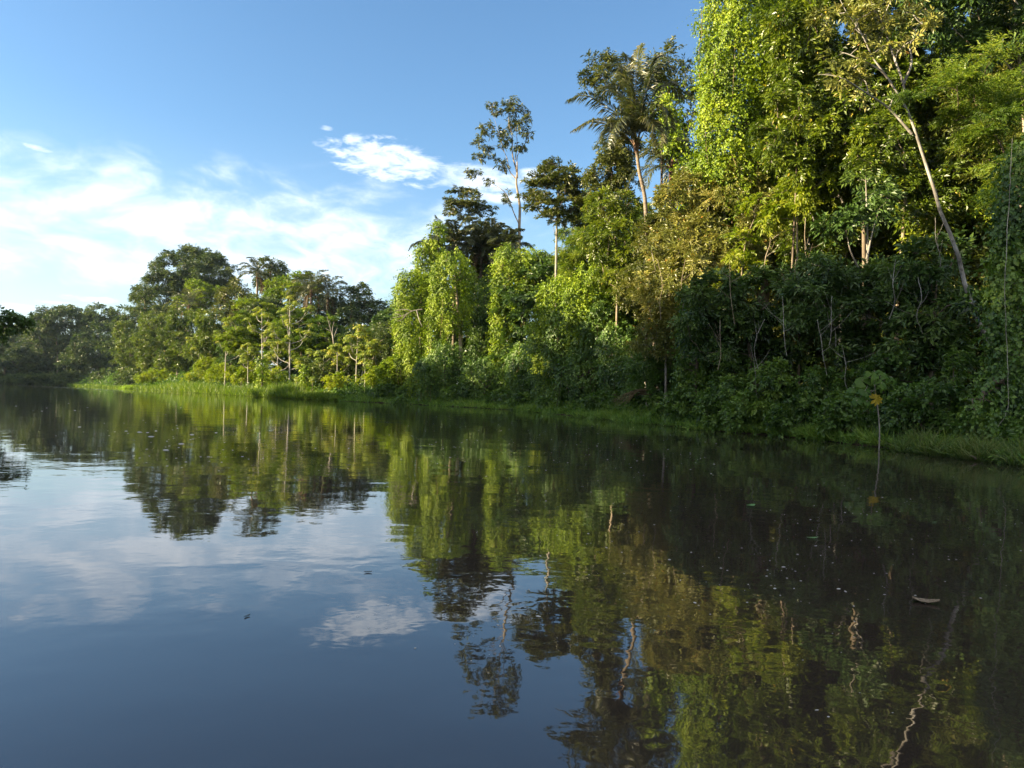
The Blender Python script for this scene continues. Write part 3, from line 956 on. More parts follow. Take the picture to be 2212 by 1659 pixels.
# bare stems and lianas in the shaded forest edge
for x0, y0, x1, y1, Y, r_ in ((1690, 640, 1698, 770, 29.5, .022), (1652, 690, 1640, 800, 30, .018), (1765, 690, 1782, 812, 28, .018), (1797, 640, 1790, 745, 28, .018), (1622, 745, 1636, 870, 31, .02), (1983, 600, 1990, 720, 25.5, .018), (1575, 560, 1590, 700, 33, .022), (1720, 560, 1712, 660, 33, .025),
                              (1935, 560, 1925, 690, 27, .02), (1740, 470, 1748, 600, 34, .03), (1660, 480, 1650, 590, 36, .03), (1820, 745, 1835, 850, 27, .016), (1555, 690, 1552, 800, 32, .02), (2020, 470, 2030, 590, 27, .02), (1480, 560, 1470, 690, 37.5, .025), (1420, 560, 1426, 690, 39, .025)):
    G = Geo()
    pt = spline([P(x0, y0, Y + .3), P(x0 * .6 + x1 * .4 + rng.normal() * 5, y0 * .6 + y1 * .4, Y), P(x0 * .3 + x1 * .7 + rng.normal() * 5, y0 * .3 + y1 * .7, Y), P(x1, y1, Y + .2)], 18)
    r_ *= .75
    G.tube(pt + np.cumsum(rng.normal(size=(18, 3)) * .008, axis=0), np.linspace(r_ * .5, r_, 18), 6)
    for q in range(3):
        k_ = int(rng.integers(3, 13))
        e = pt[k_] + np.array([rng.normal() * .5, rng.normal() * .2, rng.uniform(.3, .9)])
        G.tube(spline([pt[k_], (pt[k_] + e) / 2 + np.array([0, 0, -.06]), e], 6), np.linspace(r_ * .5, r_ * .2, 6), 4)
    o_ = G.build('bare_stem', M['trunk_mottled' if Y < 32 else 'trunk_tan'], None, (0, 0, 0), True)
    tag(o_, 'thin bare crooked stem among the trees of the near bank', 'stem', 'thin bare stems along the near bank')
# shrubs along the near bank
SH = [('first', 1500, 860, 44, 52, 37, 'heart-leaved shrub at the grass edge, left end of the shaded shrub row'), ('', 1560, 870, 48, 60, 33.5, 'dark shrub standing at the water right of the flooded meadow'),
      ('', 1620, 885, 46, 44, 31.6, 'low leafy shrub at the waterline below the dark hollow'), ('', 1668, 850, 46, 66, 31, 'tall dark shrub below the shaded trees, left of the leafy mound'),
      ('', 1722, 895, 48, 42, 29, 'leafy mound at the water left of the sapling'), ('', 1770, 855, 46, 62, 29, 'creeper-hung shrub rising left of the forked trunk'),
      ('', 1830, 895, 46, 46, 26.8, 'low shrub at the water just left of the sapling'), ('', 1860, 840, 36, 45, 28.5, 'shrub behind the sapling leaves, below the forked trunk'),
      ('', 1950, 890, 42, 48, 24.4, 'rounded leafy shrub right of the sapling stem'), ('', 2010, 880, 46, 62, 23.8, 'tall heart-leaved shrub above the right-hand grass'),
      ('', 2070, 900, 40, 46, 23.6, 'dark shrub in the hollow beside the creeper curtain'), ('', 2125, 925, 34, 40, 21.4, 'yellowish low creeper shrub at the foot of the curtain'),
      ('', 1590, 800, 45, 40, 35, 'dark bush under the shaded tree, above the waterline shrubs'), ('', 1920, 790, 40, 40, 28, 'dim bush in the shade right of the forked trunk'),
      ('', 2190, 945, 40, 36, 20.4, 'creeper clump beside the grass in the right corner of the bank')]
for _, x, y, rx, ry, Y, lab in SH:
    shrub('riverside_shrub', lab, Y, [(x, y, rx, ry), (x - rx * .55, y + ry * .4, rx * .6, ry * .6), (x + rx * .5, y + ry * .35, rx * .6, ry * .62)], style('shrub', L=.15, W=.12, r=.36), 'shaded shrubs along the near bank', tbias=rng.normal() * .1)
vine_tree('creeper_column', 'narrow column of creepers on a thin trunk in the shade left of the dark trees', 37.5,
          [(1505, 610, 900, 30), (1545, 690, 925, 32), (1490, 760, 915, 26)], L=.16, W=.13, mat='vine_shade', strand=1.1, tr=.1)
tree('bright_leaf_tree', 'small bush of bright green leaves glowing in the dark hollow near the leaning trunk', 24, [(2058, 800, 18, 26), (2072, 775, 14, 18), (2048, 835, 14, 14)], style('bright', L=.16, W=.06, r=.3, cov=.9, mat='vine_shade'), tr=.03, tip=.005, cat='bush')

# cecropia sapling standing in the shallow water
sY = 23.2
sb = P(1899, 972, sY)
sb[2] = -.3
o = empty('cecropia_sapling', (sb[0], sb[1], 0), 'thin sapling standing in the water with broad lobed leaves, one of them yellow', 'sapling')
ob = np.array([sb[0], sb[1], 0])
G = Geo()
st = spline([sb, P(1900, 930, sY), P(1896, 880, sY), P(1890, 840, sY), P(1889, 800, sY)], 16)
G.tube(st, np.linspace(.026, .012, 16), 7)
stem = G
Lf, Yf = Geo(), Geo()


def lobed(Gl, c_, ax, r_, t):
    whorl(Gl, c_, ax, 9, r_ * .9, r_ * .36, .35, t, .12, .3)


for x, y, dy, sc, ax in ((1862, 822, -.3, .42, (-.5, -.6, .7)), (1885, 808, -.5, .4, (.1, -.7, .8)), (1912, 806, -.3, .42, (.4, -.5, .9)), (1928, 815, .1, .4, (.5, -.4, .9)), (1842, 838, -.1, .36, (-.6, -.5, .6)),
                         (1868, 845, -.5, .34, (-.3, -.8, .6)), (1850, 866, -.4, .32, (-.6, -.6, .5)), (1905, 828, -.6, .34, (.2, -.8, .6)), (1872, 868, -.5, .22, (-.3, -.9, .4))):
    e = P(x, y, sY + dy)
    k0 = st[13] if y < 850 else st[11]
    stem.tube(spline([k0, (k0 + e) / 2 + np.array([0, 0, .1]), e], 6), .009, 4)
    lobed(Lf, e, ax, sc, rng.uniform(.2, .9))
stem.build('trunk', M['trunk_pale'], o, ob, True)
Lf.build('leaves', M['sapling'], o, ob)
e = P(1893, 862, sY - .55)
whorl(Yf, e, (.1, -.95, .35), 9, .25, .11, .08, .5, .15, .1)
Yf.tube(spline([st[11], (st[11] + e) / 2 + np.array([0, 0, .12]), e], 6), .008, 4, .5)
yo = Yf.build('leaf', M['yellow'], o, ob)
yo['label'] = 'large yellow lobed leaf'

# ================================================================ centre (44-85 m)
tree('canopy_tree', 'dark round-crowned tree behind the left fronds of the tall palm', 68,
     [(1303, 136, 28, 18), (1272, 168, 18, 14), (1312, 172, 26, 22), (1345, 175, 24, 24), (1345, 250, 24, 30)], style('canopy', L=.34, W=.12, r=.75), trunk=[(1350, 600), (1352, 450), (1348, 300), (1335, 190)], tr=.16, bark='trunk_brown')
tree('canopy_tree', 'dark ragged tree with sky holes between tall palm and bright creeper tree', 55,
     [(1448, 140, 36, 28), (1475, 185, 24, 34), (1430, 195, 30, 30), (1470, 255, 28, 34), (1440, 310, 34, 36), (1478, 345, 26, 34), (1425, 260, 22, 24)], style('canopy', r=.7, L=.3, W=.11, cov=1.0), trunk=[(1452, 700), (1450, 480), (1446, 330), (1445, 180)], tr=.2, limb=True)
vine_tree('creeper_topped_tree', 'slim tree with a green cap of creepers just right of the palm crown', 53, [(1432, 195, 290, 22), (1455, 235, 330, 20)], L=.2, W=.16, tr=.12, strand=1.2)
tree('mid_green_tree', 'green tree below the left palm fronds, left of the palm trunk', 60,
     [(1320, 325, 32, 30), (1300, 380, 30, 34), (1345, 385, 32, 44), (1325, 440, 36, 36), (1290, 410, 18, 18), (1350, 330, 24, 30)], style('broad', r=.6, L=.25, W=.1, mat='canopy'), tr=.12, bark='trunk_brown', tbias=.1)
tree('bamboo_like_tree', 'airy yellow-green fine-leaved trees behind the umbrella-crowned tree', 70,
     [(1265, 455, 30, 34), (1305, 480, 40, 44), (1265, 530, 40, 46), (1345, 490, 38, 46), (1235, 530, 28, 34), (1370, 560, 36, 46), (1320, 560, 50, 46), (1390, 480, 24, 40), (1235, 590, 36, 40), (1300, 620, 50, 44)], style('bright', r=.7, L=.24, W=.07, cov=1.5, mat='feather'), tr=.12, bark='trunk_tan', tbias=.15)
tree('sunlit_tree', 'yellow-green lit tree left of the palm trunk, in front of the airy fine-leaved trees', 55,
     [(1345, 455, 30, 30), (1300, 440, 24, 26), (1330, 510, 40, 36), (1285, 505, 30, 34), (1365, 540, 32, 40), (1325, 585, 44, 40), (1380, 600, 34, 40)], style('bright', r=.6, L=.24, W=.09, mat='broad', cov=1.3), tr=.12, bark='trunk_tan', tbias=.15)
tree('sunlit_tree', 'olive-lit loose tree with thin pale stems between palm trunk and olive tree', 47,
     [(1400, 520, 36, 46), (1390, 590, 40, 44), (1410, 650, 34, 44), (1440, 460, 30, 36), (1370, 640, 36, 36)], style('olive', r=.55, L=.2, W=.08, mat='canopy'), tr=.11, bark='trunk_pale', tbias=.15)
vine_tree('vine_covered_tree', 'sunlit creeper mound between umbrella-crowned tree and olive tree', 57, [(1290, 565, 720, 36), (1335, 580, 700, 34), (1255, 600, 740, 30), (1310, 620, 760, 32)], L=.17, W=.14, tr=.1, strand=1.3)
vine_tree('vine_covered_tree', 'sunlit creeper slope at the foot of the umbrella-crowned tree', 61, [(1205, 600, 790, 36), (1240, 650, 800, 34), (1175, 660, 800, 26)], L=.17, W=.145, tr=.14, strand=1.4)
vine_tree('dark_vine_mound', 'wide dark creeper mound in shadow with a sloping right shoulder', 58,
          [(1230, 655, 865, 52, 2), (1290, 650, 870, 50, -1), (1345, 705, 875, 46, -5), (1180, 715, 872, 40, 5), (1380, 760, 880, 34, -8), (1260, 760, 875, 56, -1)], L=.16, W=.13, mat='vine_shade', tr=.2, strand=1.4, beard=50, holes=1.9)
tree('dark_tree', 'dark tree leaning over the hollow right of the wide creeper mound', 44, [(1400, 800, 40, 36), (1440, 830, 36, 30), (1430, 780, 36, 28), (1390, 850, 36, 24)], style('dark', r=.5, L=.22, W=.1, mat='vine_shade'), tr=.09)
# umbrella tree
tree('umbrella_tree', 'umbrella-crowned tree on a straight pale trunk against the sky', 63,
     [(1205, 360, 42, 12), (1175, 385, 34, 11), (1235, 385, 42, 12), (1200, 410, 60, 14), (1155, 425, 26, 9), (1250, 420, 34, 12), (1215, 445, 56, 13), (1170, 450, 28, 9), (1255, 450, 26, 9), (1200, 472, 36, 10), (1240, 480, 26, 10)],
     style('tier', r=.6, L=.3, W=.1, cov=1.15, sq=.3), trunk=[(1200, 850), (1201, 700), (1201, 600), (1203, 480), (1206, 420), (1207, 365)], tr=.17, bark='trunk_pale', tip=.014)
# the tall thin tree
TALL = [(1059, 226, 13, 10), (1103, 216, 16, 13), (1132, 233, 12, 9), (1074, 245, 14, 11), (1108, 240, 18, 15), (1142, 257, 13, 13), (1054, 267, 15, 9), (1076, 284, 14, 11), (1106, 268, 20, 13), (1140, 284, 15, 14), (1040, 282, 13, 9),
        (1032, 308, 14, 8), (1050, 292, 12, 9), (1093, 299, 18, 12), (1081, 313, 12, 10), (1120, 318, 14, 10), (1130, 311, 11, 9), (1049, 326, 15, 12), (1030, 340, 14, 9), (1079, 343, 12, 8), (1059, 335, 10, 7), (1086, 358, 13, 10),
        (1010, 377, 11, 9), (1032, 375, 14, 9), (1093, 421, 9, 14), (1096, 435, 8, 8), (1048, 382, 6, 6), (1059, 392, 5, 5), (1123, 270, 12, 12)]
tree('tall_thin_tree', 'tall thin sparse tree with a long low left branch, alone against the sky', 97, [(x, y, rx * .8, ry * .8) for x, y, rx, ry in TALL], style('broad', r=.45, L=.42, W=.11, cov=1.0, grav=.55, mat='canopy'),
     trunk=[(1122, 520), (1122, 482), (1123, 445), (1118, 414), (1115, 392), (1117, 372), (1110, 348), (1106, 325), (1107, 295), (1098, 262), (1101, 220)],
     limbs=[(.10, (1118, 385), (1117, 355), (1118, 335), (1130, 318), (1140, 296), (1150, 270)), (.07, (1113, 345), (1117, 306), (1115, 287), (1113, 245)), (.08, (1115, 387), (1101, 370), (1096, 345), (1089, 326), (1078, 290), (1060, 230)),
            (.08, (1121, 484), (1110, 460), (1101, 436), (1091, 416), (1079, 406), (1062, 396), (1040, 387), (1015, 383)), (.05, (1089, 326), (1070, 315), (1035, 322)), (.05, (1092, 362), (1070, 345), (1040, 340)), (.04, (1106, 300), (1080, 290), (1045, 288))],
     tr=.21, bark='trunk_tan', tip=.022, depth=.9, dens=1.0)
tree('umbrella_tree', 'small flat-crowned dark tree rising above the dark palm clump', 96, [(1005, 418, 30, 9), (985, 436, 24, 8), (1025, 432, 28, 9), (1000, 448, 38, 9), (1040, 452, 24, 8), (975, 455, 14, 7), (1010, 466, 28, 8)],
     style('tier', r=.65, L=.36, W=.12, cov=1.15), trunk=[(1008, 640), (1007, 560), (1006, 500), (1006, 430)], tr=.15, bark='trunk_brown')
# palms
pb = on_ground(P(1425, 850, 48)[0], 48.0)
HEAD = P(1375, 322, 48)
palm('tall_palm', 'tall palm with ringed trunk, upright plume and two long fronds drooping left', HEAD, pb, 0, 5, tr=.125, nl=100, ll=1.25, wl=.08, tb=.48, hang=.75,
     trunk_pts=[pb - np.array([0, 0, .15]), P(1405, 620, 48), P(1395, 454, 48), P(1391, 415, 48), P(1381, 371, 48), HEAD],
     fr_px=[([(1366, 296), (1359, 286), (1334, 249), (1298, 220), (1261, 206), (1226, 218)], 0, -1.5, 48), ([(1364, 300), (1361, 300), (1334, 281), (1286, 262), (1239, 282)], 0, -2.2, 48),
            ([(1370, 290), (1366, 255), (1362, 200), (1342, 152), (1305, 140)], 0, .6, 48), ([(1374, 290), (1373, 240), (1373, 176), (1378, 127), (1383, 98)], 0, .3, 48), ([(1378, 290), (1383, 255), (1396, 195), (1420, 145), (1458, 152)], 0, -.4, 48),
            ([(1380, 292), (1390, 255), (1412, 205), (1445, 185), (1478, 215)], 0, 1.5, 48), ([(1380, 296), (1395, 262), (1420, 235), (1440, 245), (1448, 285)], 0, -1.6, 48), ([(1370, 292), (1355, 245), (1335, 205), (1310, 195), (1288, 220)], 0, 1.8, 48),
            ([(1378, 296), (1388, 270), (1405, 262), (1420, 285), (1424, 315)], 0, -2.6, 48),
            ([(1372, 288), (1364, 235), (1356, 180), (1358, 140), (1350, 118)], 0, 1.0, 48), ([(1368, 296), (1352, 268), (1335, 262), (1318, 285), (1312, 318)], 0, -2.8, 48), ([(1376, 288), (1386, 228), (1398, 170), (1408, 135), (1425, 118)], 0, 1.4, 48)])
h2_ = P(1452, 385, 54)
palm('dark_palm', 'shorter dark palm with drooping fronds behind the tall palm trunk', h2_, on_ground(h2_[0], 54.), 13, 3.6, tr=.17, ll=.8, wl=.075, tilt=(.5, 1.8), dead=4)
for x, y, Y, fl, nf, lab in ((1040, 552, 92, 4.6, 22, 'dark palm with upright fronds at the heart of the palm clump over the creeper towers'), (1095, 556, 90, 4.0, 18, 'palm on the right of the dark clump, fronds spreading at the tall thin tree foot'),
                             (985, 540, 91, 4.2, 17, 'palm on the left of the dark clump, fronds standing up beside the leaning creepers'), (1058, 535, 95, 3.8, 17, 'palm behind the dark clump, below the flat-crowned tree')):
    hd = P(x, y, Y)
    palm('clump_palm', lab, hd, on_ground(hd[0], Y), nf, fl, tr=.2, ll=1.05, wl=.16, tilt=(.1, 1.9), dead=6, nl=50, tb=.35, bark='trunk_brown', group='dark palms above the creeper towers')
hd = P(930, 548, 89)
palm('clump_palm', 'creeper-hung palm leaning left with one frond poking into the clouds', hd, on_ground(hd[0] + .5, 89.), 7, 3.4, tr=.16, ll=.8, wl=.1, tilt=(.6, 1.6), nl=36, tb=.3, group='dark palms above the creeper towers',
     fr_px=[([(930, 540), (918, 528), (905, 523), (893, 530)], 0, -.5, 89), ([(932, 538), (942, 510), (946, 480), (940, 465)], 0, .5, 90)])
# creeper towers
vine_tree('creeper_tower', 'leftmost creeper tower with a rounded top and a dead branch poking left', 86, [(888, 584, 740, 28), (866, 612, 730, 14), (910, 592, 770, 18), (872, 660, 790, 13), (900, 700, 850, 20)], L=.17, W=.145, tr=.22, strand=1.5, beard=30)
vine_tree('creeper_tower', 'second creeper tower, a tall domed one lit on its left and dark on its right', 84, [(980, 543, 720, 34), (952, 575, 790, 20), (1005, 572, 720, 20), (940, 640, 820, 15)], L=.17, W=.145, tr=.25, strand=1.5, beard=50, bark='trunk_tan', trunk=[(995, 770), (992, 700), (985, 620)])
vine_tree('creeper_tower', 'third creeper tower with a flat wide top and a long bright hanging flank', 82, [(1100, 533, 740, 32), (1082, 560, 850, 15), (1138, 540, 670, 28), (1172, 540, 640, 20), (1088, 640, 868, 14), (1112, 620, 780, 20)], L=.17, W=.145, tr=.25, strand=1.6, beard=30)
vine_tree('creeper_tower', 'leaning creeper-wrapped stem behind the first two towers, below the poking frond', 88, [(912, 528, 640, 14), (930, 515, 660, 15), (948, 478, 640, 13)], L=.18, W=.15, tr=.15, strand=1.4)
vine_tree('dark_vine_mound', 'low dark creeper mound at the foot of the second tower', 80.5, [(960, 745, 868, 34), (925, 770, 862, 26), (1000, 770, 868, 26)], L=.17, W=.14, mat='vine_shade', tr=.1, strand=1.3, beard=20)
vine_tree('dark_vine_mound', 'dark bushy mound between the second and third creeper towers', 77, [(1045, 775, 872, 34), (1085, 800, 875, 26), (1020, 800, 872, 20)], L=.17, W=.14, mat='vine_shade', tr=.1, strand=1.3, beard=20)
vine_tree('dark_vine_mound', 'dark creeper mound left of the wide mound, below the third tower', 72, [(1130, 745, 872, 36), (1155, 790, 876, 30)], L=.17, W=.14, mat='vine_shade', tr=.1, strand=1.3, beard=20)
vine_tree('dark_vine_mound', 'dark creeper column in the gap between the second and third creeper towers', 90, [(1046, 600, 868, 14), (1058, 640, 868, 12), (1030, 660, 868, 12)], L=.17, W=.14, mat='vine_shade', tr=.1, strand=1.2, holes=.3)
# dead branch on the first tower
G = Geo()
for pts in ([(912, 668), (890, 672), (868, 683), (848, 686)], [(890, 672), (872, 668), (855, 672)], [(880, 677), (868, 690), (858, 694)], [(900, 670), (905, 690), (912, 705)], [(868, 683), (858, 678), (850, 679)]):
    G.tube(spline([P(x, y, 82.6) for x, y in pts], 8), np.linspace(.06, .025, 8), 5)
tag(G.build('dead_branch', M['trunk_pale']), 'bare pale dead branch poking left out of the first creeper tower', 'branch')
G = Geo()
for pts in ([(2125, 990), (2108, 985), (2094, 990)], [(2108, 985), (2104, 978), (2098, 975)]):
    G.tube(spline([P(x, y, 18.9) * np.array([1, 1, 0]) + np.array([0, 0, .06 + .04 * q]) for q, (x, y) in enumerate(pts)], 8), np.linspace(.035, .012, 8), 6)
tag(G.build('stick', M['trunk_brown'], None, (0, 0, 0), True), 'dark broken stick in the water at the grass edge of the right corner', 'stick')
# fallen dry palm frond in the hollow
G = Geo()
for q in range(16):
    a_ = P(1395 + rng.normal() * 6, 845 + rng.normal() * 3, 43.5)
    e = P(1320 + q * 2.6 + rng.normal() * 3, 872 + rng.normal() * 4, 43 - .03 * q)
    e[2] = max(e[2], .25)
    G.tube(spline([a_, (a_ + e) / 2 + np.array([0, 0, .25]), e], 6), np.linspace(.03, .01, 6), 4)
tag(G.build('fallen_frond', M['dead']), 'fallen dry palm frond lying on the meadow edge by the dark hollow', 'palm frond')
for x, y, rx, ry, Y, lab in ((905, 845, 40, 20, 87, 'low dark bush behind the grass left of the creeper tower foot'), (840, 848, 34, 18, 89, 'low dark bush at the water where the grass bank ends'), (866, 866, 10, 12, 77, 'small leafy clump standing in the water at the meadow tip'),
                             (1000, 850, 34, 18, 78, 'low leafy bush on the meadow below the second tower'), (1150, 862, 40, 18, 67, 'low leafy bush on the meadow below the dark mound'), (1210, 868, 36, 16, 59, 'leafy weeds clump on the meadow right of the towers'),
                             (1090, 862, 30, 16, 71.5, 'leafy weeds clump on the meadow below the third tower'), (1300, 868, 40, 16, 51.5, 'low weedy bush below the wide mound'), (1470, 880, 36, 18, 39.5, 'broad weeds on the meadow below the olive tree'),
                             (900, 770, 26, 40, 92, 'sunlit bush left of the first creeper tower foot'), (855, 800, 34, 36, 90, 'bright bush between cecropias and first creeper tower')):
    lit = y in (770, 800)  # sunlit bushes take the lighter vine colour, the others the shaded copy
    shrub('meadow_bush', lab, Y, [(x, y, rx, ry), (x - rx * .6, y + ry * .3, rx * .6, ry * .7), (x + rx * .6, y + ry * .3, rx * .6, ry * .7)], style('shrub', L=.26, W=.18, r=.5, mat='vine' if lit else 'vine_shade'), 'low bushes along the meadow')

# ================================================================ the grove in the bend (95-135 m)
CE = [(485, 697, 142, 'cecropia with a single slim stem, leftmost pale stem of the grove'), (565, 668, 124, 'cecropia with forked pale limbs and creepers round its foot'), (625, 640, 118, 'tallest cecropia of the grove, with a broad open crown'),
      (598, 738, 121, 'thin cecropia between the tall one and the creeper-footed one'), (655, 772, 113, 'low forked cecropia right of the tall one'), (697, 758, 108, 'small cecropia with yellowing leaves in front of the dark wood'),
      (728, 742, 105, 'slim cecropia left of the twin stems'), (768, 702, 101, 'cecropia with twin pale stems and flat layered crown'), (788, 745, 100, 'cecropia leaning slightly right of the twin stems'), (752, 752, 106, 'thin cecropia standing behind the twin stems'),
      (812, 735, 99, 'cecropia at the right end of the grove, next to the bright bush'), (535, 742, 130, 'faint cecropia behind the creeper-footed one'), (430, 720, 170, 'cecropia with yellow leaves above the bright ferny bushes')]
for q, (x, yt, Y, lab) in enumerate(CE):
    bx = P(x, 850, Y)
    base = on_ground(bx[0], Y)
    h = P(x, yt, Y)[2] - base[2]
    o = empty('cecropia', base, lab, 'cecropia tree', 'cecropias of the grove')
    G, L_ = cecropia_geo(h - .4, min(4.2, h * .27) * (1.25 if q == 2 else 1), (12 if q == 2 else 7 if h > 9 else 5), .30 if q == 2 else .45, 50 + q, leaf=.48)
    if q == 7:
        G.tube(spline([(.25, 0, -.1), (.9, .2, h * .4), (1.2, .3, h * .62)], 10), np.linspace(.08, .04, 10), 6)
    G.build('trunk', M['trunk_white'], o, (0, 0, 0), True)
    L_.build('crown', M['cecropia'], o, (0, 0, 0))
for x, y, Y, lab in ((520, 835, 126, 'knee-high cecropia seedling with yellow leaves, in the grass left of the creeper stem'), (675, 800, 104, 'cecropia seedling with orange leaf in the grass right of the tall one'), (640, 805, 108, 'cecropia seedling in the grass below the tall one')):
    base = on_ground(P(x, 850, Y)[0], Y)
    o = empty('cecropia', base, lab, 'seedling', 'cecropias of the grove')
    G, L_ = cecropia_geo(2.6, .5, 1, .8, int(x), leaf=.4)
    G.build('trunk', M['trunk_tan'], o, (0, 0, 0), True)
    L_.build('crown', M['cecropia'], o, (0, 0, 0))
vine_tree('creeper_post', 'creeper-wrapped lower trunk in the grass, left of the tall cecropia', 117, [(566, 770, 850, 9)], L=.3, W=.24, tr=.12, strand=1.2)
vine_tree('creeper_post', 'creeper-wrapped stump right of the tall cecropia', 107, [(660, 790, 852, 10)], L=.3, W=.24, tr=.12, strand=1.2)
G = Geo()
bt = on_ground(P(722, 850, 114)[0], 114.)
sp_ = spline([bt, P(722, 760, 114), P(718, 720, 114)], 8)
G.tube(sp_, np.linspace(.16, .1, 8), 7)
for pts in ([(718, 725), (711, 700), (706, 683)], [(718, 720), (719, 705), (722, 695)], [(716, 715), (708, 712), (703, 709)], [(719, 735), (726, 715), (729, 708)]):
    G.tube(spline([P(x, y, 114) for x, y in pts], 6), np.linspace(.07, .02, 6), 5)
tag(G.build('dead_tree', M['trunk_pale'], None, (0, 0, 0), True), 'bare grey dead tree with broken limbs before the dark wood', 'dead tree')

GR = [('tiered_tree', 'flat-tiered green tree behind the creeper-footed cecropia', 140, [(545, 660, 36, 11), (520, 690, 40, 12), (575, 690, 40, 12), (545, 715, 52, 13), (510, 735, 40, 13), (590, 735, 40, 12), (550, 755, 50, 14)], 'tier', .05),
      ('tiered_tree', 'flat-tiered green tree behind the tallest cecropia', 130, [(640, 680, 34, 10), (610, 705, 40, 12), (665, 700, 36, 11), (640, 730, 50, 13), (690, 735, 30, 11), (620, 760, 50, 14), (670, 765, 40, 12)], 'tier', .0),
      ('tiered_tree', 'dull green tiered tree in shade right of the tallest cecropia', 126, [(700, 700, 30, 11), (690, 730, 40, 13), (730, 750, 40, 14), (690, 765, 44, 14), (720, 785, 40, 14)], 'tier', -.2),
      ('sunlit_tree', 'yellow-green leafy tree at the left end of the lit grove', 252, [(268, 712, 20, 18), (290, 735, 26, 24), (262, 760, 18, 24), (300, 770, 30, 28), (285, 800, 26, 16)], 'lit', .0),
      ('sunlit_tree', 'bright leafy tree with hanging creepers second from the left of the lit grove', 222, [(335, 700, 28, 26), (320, 740, 32, 28), (355, 745, 30, 30), (335, 785, 34, 26)], 'lit', .05),
      ('sunlit_tree', 'bright open tree with yellow leaves left of the leftmost cecropia', 198, [(395, 690, 28, 28), (375, 730, 30, 28), (410, 745, 34, 30), (390, 780, 34, 22), (365, 775, 26, 24)], 'lit', -.05),
      ('sunlit_tree', 'loose sunlit tree just left of the leftmost pale stem', 170, [(445, 690, 28, 26), (465, 730, 32, 28), (440, 760, 32, 28), (480, 765, 28, 24)], 'lit', 0.),
      ('sunlit_tree', 'leafy lit tree behind the twin-stemmed cecropia', 112, [(770, 730, 34, 22), (815, 745, 34, 26), (790, 775, 40, 26), (835, 780, 34, 30), (745, 790, 36, 24)], 'lit', -.25),
      ('shaded_tree', 'dark tree closing the gap between grove and creeper towers', 108, [(840, 720, 28, 30), (825, 760, 30, 34), (850, 780, 30, 34), (790, 800, 40, 24), (720, 805, 44, 22)], 'dk', 0)]
GS = {'tier': style('tier', r=1.3, L=.42, W=.15, cov=1.3, mat='feather'), 'lit': style('bright', r=1.0, L=.40, W=.17, cov=1.15, mat='broad'), 'dk': style('dark', r=1.1, L=.45, W=.18, mat='far_dark')}
for nm, lab, Y, bl, st_, tb in GR:
    tree(nm, lab, Y, bl, GS[st_], tr=.2, bark='trunk_tan', tbias=tb, tip=.02)
for x, y, rx, ry, Y, lab in ((435, 812, 30, 14, 166, 'glowing yellow-green ferny bush at the left of the grass bank'), (490, 802, 34, 18, 146, 'glowing ferny bush behind the leftmost cecropia stem'), (540, 806, 36, 20, 133, 'glowing ferny bush left of the creeper-wrapped trunk'),
                             (455, 785, 26, 14, 168, 'bright ferny bush above and behind the glowing ones'), (605, 812, 24, 14, 120, 'small green bush between the stems left of the tall cecropia'), (735, 820, 30, 12, 102, 'dull bush at the foot of the cecropia stems'),
                             (820, 815, 34, 24, 96, 'yellow-green bush at the right end of the grove'), (345, 812, 40, 14, 205, 'lit low bush at the water left of the grass bank')):
    shrub('ferny_bush', lab, Y, [(x, y, rx, ry), (x - rx * .7, y + ry * .4, rx * .6, ry * .6), (x + rx * .7, y + ry * .4, rx * .6, ry * .6)], style('bright', r=.8, L=.36, W=.14, mat='bright', grav=.2, cov=1.0), 'bright bushes of the grove')

